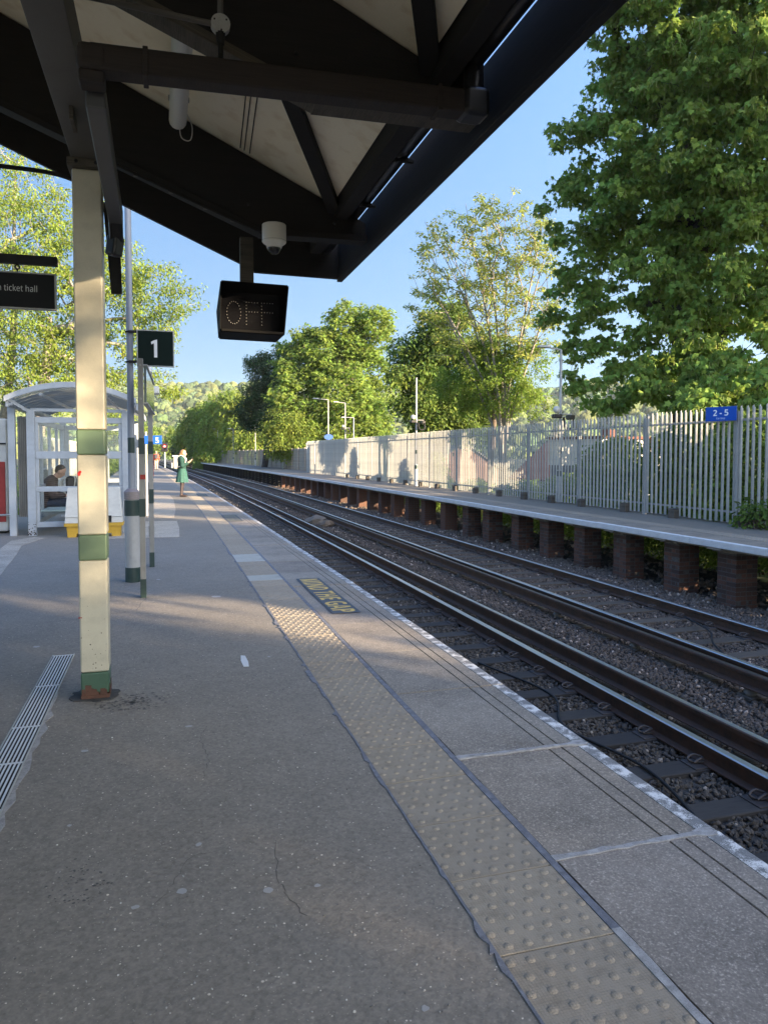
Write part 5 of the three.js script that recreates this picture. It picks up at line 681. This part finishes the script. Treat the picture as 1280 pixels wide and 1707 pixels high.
// ------------------------------------------------------------------ people
function surfaceNet(f, lo, hi, cell) {
  const n = [0, 1, 2].map(k => Math.ceil((hi[k] - lo[k]) / cell) + 1), [nx, ny, nz] = n, val = new Float32Array(nx * ny * nz), id = new Int32Array(nx * ny * nz).fill(-1), pos = [], idx = [];
  const I = (i, j, k) => i + nx * (j + ny * k);
  for (let k = 0; k < nz; k++) for (let j = 0; j < ny; j++) for (let i = 0; i < nx; i++) val[I(i, j, k)] = f(lo[0] + i * cell, lo[1] + j * cell, lo[2] + k * cell);
  const E = [[0, 1], [2, 3], [4, 5], [6, 7], [0, 2], [1, 3], [4, 6], [5, 7], [0, 4], [1, 5], [2, 6], [3, 7]];
  for (let k = 0; k < nz - 1; k++) for (let j = 0; j < ny - 1; j++) for (let i = 0; i < nx - 1; i++) {
    const v = []; let s = 0; for (let c = 0; c < 8; c++) { v[c] = val[I(i + (c & 1), j + ((c >> 1) & 1), k + (c >> 2))]; if (v[c] < 0) s++; } if (!s || s === 8) continue;
    let x = 0, y = 0, z = 0, m = 0; for (const [a, b] of E) if ((v[a] < 0) !== (v[b] < 0)) { const t = v[a] / (v[a] - v[b]); x += (a & 1) + t * ((b & 1) - (a & 1)); y += ((a >> 1) & 1) + t * (((b >> 1) & 1) - ((a >> 1) & 1)); z += (a >> 2) + t * ((b >> 2) - (a >> 2)); m++; }
    id[I(i, j, k)] = pos.length / 3; pos.push(lo[0] + (i + x / m) * cell, lo[1] + (j + y / m) * cell, lo[2] + (k + z / m) * cell);
  }
  for (let k = 1; k < nz - 1; k++) for (let j = 1; j < ny - 1; j++) for (let i = 1; i < nx - 1; i++) { const a = val[I(i, j, k)] < 0; for (const [d, p, q] of [[[1, 0, 0], [0, 1, 0], [0, 0, 1]], [[0, 1, 0], [0, 0, 1], [1, 0, 0]], [[0, 0, 1], [1, 0, 0], [0, 1, 0]]]) { const b = val[I(i + d[0], j + d[1], k + d[2])] < 0; if (a === b) continue; const w = [id[I(i - p[0] - q[0], j - p[1] - q[1], k - p[2] - q[2])], id[I(i - q[0], j - q[1], k - q[2])], id[I(i, j, k)], id[I(i - p[0], j - p[1], k - p[2])]]; if (w.some(t => t < 0)) continue; if (a) idx.push(w[0], w[1], w[2], w[0], w[2], w[3]); else idx.push(w[0], w[2], w[1], w[0], w[3], w[2]); } }
  const g = new THREE.BufferGeometry(); g.setAttribute('position', new THREE.Float32BufferAttribute(pos, 3)); g.setIndex(idx); g.computeVertexNormals();
  const uv = []; for (let i = 0; i < pos.length; i += 3) uv.push(pos[i] + pos[i + 2], pos[i + 1]); g.setAttribute('uv', new THREE.Float32BufferAttribute(uv, 2)); return g;
}
// bones: [ax, ay, az, ra, bx, by, bz, rb]
function flesh(bones, cell, k = 0.03, cut = null) {
  const lo = [1e9, 1e9, 1e9], hi = [-1e9, -1e9, -1e9]; for (const b of bones) for (const o of [0, 4]) for (let c = 0; c < 3; c++) { lo[c] = Math.min(lo[c], b[o + c] - b[o + 3] - 3 * cell); hi[c] = Math.max(hi[c], b[o + c] + b[o + 3] + 3 * cell); }
  return surfaceNet((x, y, z) => { let d = 1e9; for (const b of bones) { const vx = b[4] - b[0], vy = b[5] - b[1], vz = b[6] - b[2], L = vx * vx + vy * vy + vz * vz, t = L ? Math.min(1, Math.max(0, ((x - b[0]) * vx + (y - b[1]) * vy + (z - b[2]) * vz) / L)) : 0; const e = Math.hypot(x - b[0] - t * vx, y - b[1] - t * vy, z - b[2] - t * vz) - b[3] - t * (b[7] - b[3]); const h = Math.max(0, k - Math.abs(d - e)) / k; d = Math.min(d, e) - h * h * k * 0.25; } return cut ? Math.max(d, cut(x, y, z)) : d; }, lo, hi, cell);
}
const grow = (bs, a) => bs.map(b => [b[0], b[1], b[2], b[3] + a, b[4], b[5], b[6], b[7] + a]);
const headBones = (x, y, z, tx = 0) => [[x - 0.012, y + 0.03, z, 0.088, x - 0.004, y + 0.045, z, 0.085], [x + 0.02, y - 0.02, z, 0.068, x + 0.038, y - 0.075, z, 0.042], [x + 0.083, y + 0.005, z, 0.010, x + 0.098, y - 0.022, z, 0.014], [x + 0.076, y - 0.052, z - 0.014, 0.008, x + 0.076, y - 0.052, z + 0.014, 0.008], [x - 0.01, y + 0.0, z + 0.08, 0.018, x - 0.012, y - 0.03, z + 0.078, 0.012], [x - 0.01, y + 0.0, z - 0.08, 0.018, x - 0.012, y - 0.03, z - 0.078, 0.012]];
const handBones = (w, dir, side) => { const o = [], q = (a, t, c, e) => [w[0] + dir[0] * a + side[0] * t, w[1] + dir[1] * a + side[1] * t, w[2] + dir[2] * a + side[2] * t]; o.push([...q(0, 0), 0.026, ...q(0.07, 0.0), 0.030]); [-0.03, -0.01, 0.01, 0.03].forEach((t, i) => { const L = [0.055, 0.075, 0.08, 0.065][i], a = q(0.08, t), b = q(0.08 + L * 0.6, t), c = q(0.08 + L, t * 0.9); b[1] += 0.012; c[1] += 0.022; o.push([...a, 0.010, ...b, 0.009], [...b, 0.009, ...c, 0.0075]); }); const a = q(0.03, 0.028), b = q(0.075, 0.055); o.push([...a, 0.012, ...b, 0.009]); return o; };
const mSkin = M([0.50, 0.30, 0.22], 0.55);
{ // woman in green at the platform edge, looking down at her phone, facing the track
  const w = thing('person', 'standing person in green dress coat and dark tights looking at a phone', 'person', null, null, P(0.66, 0, 27.2), -0.18);
  const hb = headBones(0.06, 1.545, 0), arms = sgn => [[0.0, 1.36, sgn * 0.155, 0.052, 0.03, 1.10, sgn * 0.185, 0.040], [0.03, 1.10, sgn * 0.185, 0.038, 0.235, 1.235, sgn * 0.07, 0.026]];
  const torso = [[-0.01, 1.36, -0.10, 0.085, -0.01, 1.36, 0.10, 0.085], [0.0, 1.30, 0, 0.125, 0.0, 1.08, 0, 0.112], [0.0, 1.06, 0, 0.112, -0.01, 0.92, 0, 0.145], [0.02, 1.42, 0, 0.045, 0.045, 1.49, 0, 0.045]];
  const legs = sgn => [[-0.01, 0.86, sgn * 0.075, 0.085, 0.0, 0.47, sgn * 0.075, 0.054], [0.0, 0.47, sgn * 0.075, 0.052, -0.035, 0.09, sgn * 0.078, 0.032], [-0.04, 0.05, sgn * 0.078, 0.036, 0.13, 0.03, sgn * 0.085, 0.026]];
  const hands = [...handBones([0.235, 1.235, 0.07], [0.75, 0.5, -0.35], [0.2, 0.3, 0.9]), ...handBones([0.235, 1.235, -0.07], [0.75, 0.5, 0.35], [0.2, 0.3, -0.9])];
  mesh('body', flesh([...hb, ...torso, ...arms(1), ...arms(-1), ...legs(1), ...legs(-1), ...hands], 0.0085, 0.022), mSkin, w);
  mesh('coat', flesh([...grow(torso.slice(0, 3), 0.020), ...grow(arms(1).map((b, i) => i ? [...b.slice(0, 4), 0.19, 1.205, 0.095, 0.03] : b), 0.016), ...grow(arms(-1).map((b, i) => i ? [...b.slice(0, 4), 0.19, 1.205, -0.095, 0.03] : b), 0.016)], 0.012, 0.05), M([0.012, 0.062, 0.052], 0.85, { map: grainMap }), w);
  const sk = []; for (let i = 0; i <= 12; i++) { const t = i / 12; sk.push(new THREE.Vector2(0.142 + 0.10 * Math.pow(t, 0.8), 1.02 - 0.50 * t)); } sk.push(new THREE.Vector2(0.23, 0.53)); const sg = new THREE.LatheGeometry(sk, 48), p = sg.attributes.position; for (let i = 0; i < p.count; i++) { const a = Math.atan2(p.getZ(i), p.getX(i)), t = (1.02 - p.getY(i)) / 0.5, f = 1 + 0.05 * t * Math.sin(a * 9); p.setX(i, p.getX(i) * f * 0.92); p.setZ(i, p.getZ(i) * f); } sg.computeVertexNormals(); mesh('skirt', clean(sg), M([0.032, 0.12, 0.10], 0.8, { map: grainMap }), w);
  mesh('tights', flesh([...grow(legs(1).slice(0, 2), 0.004), ...grow(legs(-1).slice(0, 2), 0.004)], 0.010, 0.02), M([0.035, 0.025, 0.028], 0.6), w); for (const s of [1, -1]) mesh('shoe', flesh(grow(legs(s).slice(2), 0.008), 0.008, 0.02, (x, y) => 0.005 - y), M([0.03, 0.018, 0.015], 0.5), w);
  const mHair = M([0.33, 0.19, 0.085], 0.55, { map: grainMap }); mesh('hair', flesh([[0.03, 1.60, 0, 0.088, 0.035, 1.595, 0, 0.088], [0.0, 1.57, 0, 0.088, -0.03, 1.53, 0, 0.07], [-0.03, 1.52, 0.03, 0.045, -0.06, 1.40, 0.03, 0.028], [-0.03, 1.52, -0.03, 0.045, -0.055, 1.42, -0.03, 0.028]], 0.009, 0.03, (x, y) => (x - 0.085) * 0.8 + (1.56 - y) * 0.9 - 0.035 > 0 && x > 0.05 ? (x - 0.05) : -1), mHair, w); mesh('collar', flesh([[0.0, 1.44, -0.06, 0.03, 0.06, 1.42, 0, 0.026], [0.0, 1.44, 0.06, 0.03, 0.06, 1.42, 0, 0.026]], 0.01, 0.03), M([0.62, 0.56, 0.48], 0.9), w);
  for (const s of [1, -1]) mesh('eye', clean(new THREE.SphereGeometry(0.011, 8, 6).translate(0.06 + 0.076, 1.555, s * 0.032)), mBlackGloss, w);
  const bp = thing('backpack', 'cream backpack worn by the person in green', 'backpack', null, null, w.position, -0.18); mesh('bag', (() => { const g = box(0.19, 0.46, 0.29, -0.205, 1.225, 0, 0.07); return g; })(), M([0.66, 0.62, 0.54], 0.8, { map: mottleMap }), bp); mesh('pocket', box(0.06, 0.20, 0.22, -0.335, 1.12, 0, 0.028), M([0.58, 0.54, 0.46], 0.8), bp); for (const s of [1, -1]) mesh('strap', tube([V(-0.15, 1.42, s * 0.10), V(-0.02, 1.475, s * 0.10), V(0.13, 1.36, s * 0.11), V(0.10, 1.15, s * 0.14), V(-0.14, 1.06, s * 0.12)], 0.017, 24, 6), M([0.66, 0.62, 0.54], 0.8), bp); mesh('flap', box(0.19, 0.06, 0.27, -0.23, 1.45, 0, 0.028), M([0.70, 0.66, 0.58], 0.8), bp);
  const ph = thing('phone', 'dark phone held up by the person in green', 'phone', null, null, w.position.clone().add(V(0.33, 1.345, 0.06)), -0.18); mesh('body', new RoundedBoxGeometry(0.012, 0.15, 0.072, 2, 0.005).rotateZ(-0.5), mBlackGloss, ph); mesh('case', new RoundedBoxGeometry(0.008, 0.152, 0.074, 2, 0.003).rotateZ(-0.5).translate(0.008, -0.004, 0), mBlack, ph);
}
{ // seated man in the shelter
  const s0 = 16.6, w = thing('person', 'seated person in striped jumper bending forward inside the waiting shelter', 'person', null, null, P(-2.1, 0, s0), 0.0);
  const hb = headBones(0.015, 1.165, 0).map(b => b.slice()), rot = (b, a = -0.55) => { const f = o => { const x = b[o] - 0.0, y = b[o + 1] - 1.13; b[o] = x * Math.cos(a) - y * Math.sin(a); b[o + 1] = 1.13 + x * Math.sin(a) + y * Math.cos(a); }; f(0); f(4); return b; }; const head = hb.map(b => rot(b));
  const torso = [[-0.28, 0.54, -0.09, 0.125, -0.28, 0.54, 0.09, 0.125], [-0.28, 0.58, 0, 0.15, -0.20, 0.82, 0, 0.155], [-0.16, 0.96, -0.13, 0.085, -0.16, 0.96, 0.13, 0.085], [-0.19, 0.86, 0, 0.155, -0.13, 0.98, 0, 0.10], [-0.10, 1.02, 0, 0.06, -0.02, 1.10, 0, 0.056]];
  const arms = k => [[-0.14, 0.95, k * 0.20, 0.062, -0.10, 0.68, k * 0.25, 0.048], [-0.10, 0.68, k * 0.25, 0.046, 0.14, 0.66, k * 0.12, 0.032]], legs = k => [[-0.25, 0.52, k * 0.10, 0.095, 0.19, 0.52, k * 0.13, 0.066], [0.19, 0.52, k * 0.13, 0.062, 0.17, 0.10, k * 0.13, 0.042], [0.15, 0.06, k * 0.13, 0.045, 0.34, 0.04, k * 0.15, 0.034]];
  const hands = [...handBones([0.14, 0.66, 0.12], [0.85, -0.1, -0.4], [0, 0.2, 0.95]), ...handBones([0.14, 0.66, -0.12], [0.85, -0.1, 0.4], [0, 0.2, -0.95])];
  mesh('body', flesh([...head, ...torso, ...arms(1), ...arms(-1), ...legs(1), ...legs(-1), ...hands], 0.011, 0.025), mSkin, w);
  mesh('jumper', flesh([...grow(torso.slice(0, 4), 0.014), ...grow(arms(1), 0.014).map((b, i) => i ? [b[0], b[1], b[2], b[3], 0.10, 0.665, 0.14, 0.046] : b), ...grow(arms(-1), 0.014).map((b, i) => i ? [b[0], b[1], b[2], b[3], 0.10, 0.665, -0.14, 0.046] : b)], 0.013, 0.05), M([0.105, 0.075, 0.07], 0.95, { map: knitMap }), w);
  mesh('jeans', flesh(grow([...legs(1).slice(0, 2), ...legs(-1).slice(0, 2)], 0.012), 0.013, 0.03), M([0.035, 0.05, 0.09], 0.85, { map: grainMap }), w); for (const k of [1, -1]) mesh('shoe', flesh(grow(legs(k).slice(2), 0.012), 0.010, 0.02, (x, y) => 0.004 - y), M([0.03, 0.03, 0.03], 0.6), w);
  mesh('hair', flesh([rot([-0.01, 1.225, 0, 0.088, -0.02, 1.215, 0, 0.088]), rot([-0.04, 1.19, 0, 0.075, -0.045, 1.16, 0, 0.062])], 0.010, 0.03), M([0.06, 0.045, 0.035], 0.7, { map: grainMap }), w); for (const k of [1, -1]) { const b = rot([0.088, 1.165, k * 0.032, 0.01, 0.09, 1.165, k * 0.032, 0.01]); mesh('eye', clean(new THREE.SphereGeometry(0.010, 8, 6).translate(b[0], b[1], b[2])), mBlackGloss, w); }
  const bp = thing('backpack', 'black backpack with pale straps on the lap of the seated person', 'backpack', null, null, P(-2.1, 0, s0)); mesh('bag', box(0.2, 0.42, 0.30, 0.235, 0.86, 0, 0.07), M([0.02, 0.021, 0.025], 0.7), bp); mesh('pocket', box(0.06, 0.2, 0.22, 0.345, 0.78, 0, 0.025), M([0.03, 0.03, 0.034], 0.7), bp); for (const k of [1, -1]) mesh('strap', tube([V(0.15, 1.04, k * 0.11), V(0.06, 0.98, k * 0.12), V(0.05, 0.82, k * 0.12), V(0.14, 0.70, k * 0.11)], 0.014, 18, 6), M([0.5, 0.5, 0.47], 0.8), bp); mesh('trim', tube([V(0.25, 1.075, 0.12), V(0.32, 1.04, 0.155), V(0.30, 0.80, 0.158)], 0.012, 16, 5), M([0.55, 0.55, 0.52], 0.8), bp);
}
{ // man far along the platform
  const w = thing('person', 'distant person in a red-orange jacket and beige trousers on the platform', 'person', null, null, P(0.2, 0, 75), Math.PI / 2);
  const legs = k => [[0, 0.9, k * 0.09, 0.09, 0.06 * k, 0.49, k * 0.09, 0.06], [0.06 * k, 0.49, k * 0.09, 0.058, 0.02 * k, 0.09, k * 0.09, 0.04], [0.02 * k - 0.03, 0.05, k * 0.09, 0.042, 0.02 * k + 0.16, 0.035, k * 0.1, 0.03]], torso = [[0, 1.44, -0.13, 0.085, 0, 1.44, 0.13, 0.085], [0, 1.36, 0, 0.15, 0, 1.0, 0, 0.145], [0, 1.5, 0, 0.055, 0.02, 1.58, 0, 0.055]], arms = k => [[0, 1.42, k * 0.2, 0.056, -0.02, 1.13, k * 0.25, 0.045], [-0.02, 1.13, k * 0.25, 0.044, 0.12, 0.92, k * 0.23, 0.032]], hands = [1, -1].flatMap(k => handBones([0.12, 0.92, k * 0.23], [0.4, -0.9, 0], [0.9, 0.3, 0]));
  mesh('body', flesh([...headBones(0.02, 1.665, 0), ...torso, ...arms(1), ...arms(-1), ...legs(1), ...legs(-1), ...hands], 0.014, 0.03), mSkin, w); mesh('jacket', flesh(grow([...torso.slice(0, 2), ...arms(1), ...arms(-1)], 0.022), 0.018, 0.05), M([0.55, 0.10, 0.055], 0.8), w); mesh('trousers', flesh(grow([...legs(1).slice(0, 2), ...legs(-1).slice(0, 2)], 0.018), 0.018, 0.03), M([0.42, 0.34, 0.25], 0.85), w); for (const k of [1, -1]) mesh('shoe', flesh(grow(legs(k).slice(2), 0.012), 0.014, 0.02, (x, y) => 0.005 - y), M([0.05, 0.04, 0.035], 0.6), w); mesh('hair', flesh([[-0.01, 1.73, 0, 0.086, -0.03, 1.71, 0, 0.086]], 0.014, 0.02), M([0.3, 0.26, 0.22], 0.8), w);
  const bp = thing('backpack', 'dark backpack with straps worn by the distant person in red', 'backpack', null, null, P(0.2, 0, 75), Math.PI / 2); mesh('bag', box(0.18, 0.44, 0.3, -0.25, 1.28, 0, 0.06), M([0.05, 0.05, 0.06], 0.8), bp); for (const k of [1, -1]) mesh('strap', tube([V(-0.16, 1.47, k * 0.1), V(0.02, 1.55, k * 0.1), V(0.175, 1.42, k * 0.1), V(0.17, 1.2, k * 0.12), V(-0.1, 1.1, k * 0.15)], 0.02, 18, 5), M([0.06, 0.05, 0.05], 0.8), bp);
}

// ------------------------------------------------------------------ draw
const renderer = new THREE.WebGLRenderer({ antialias: true });
renderer.setSize(767, 1024); renderer.shadowMap.enabled = true; renderer.shadowMap.type = THREE.PCFSoftShadowMap;
renderer.toneMapping = THREE.LinearToneMapping; renderer.toneMappingExposure = EXPOSURE;
scene.traverse(o => { if (o.isMesh) { o.castShadow = true; o.receiveShadow = true; } });
renderer.render(scene, camera);
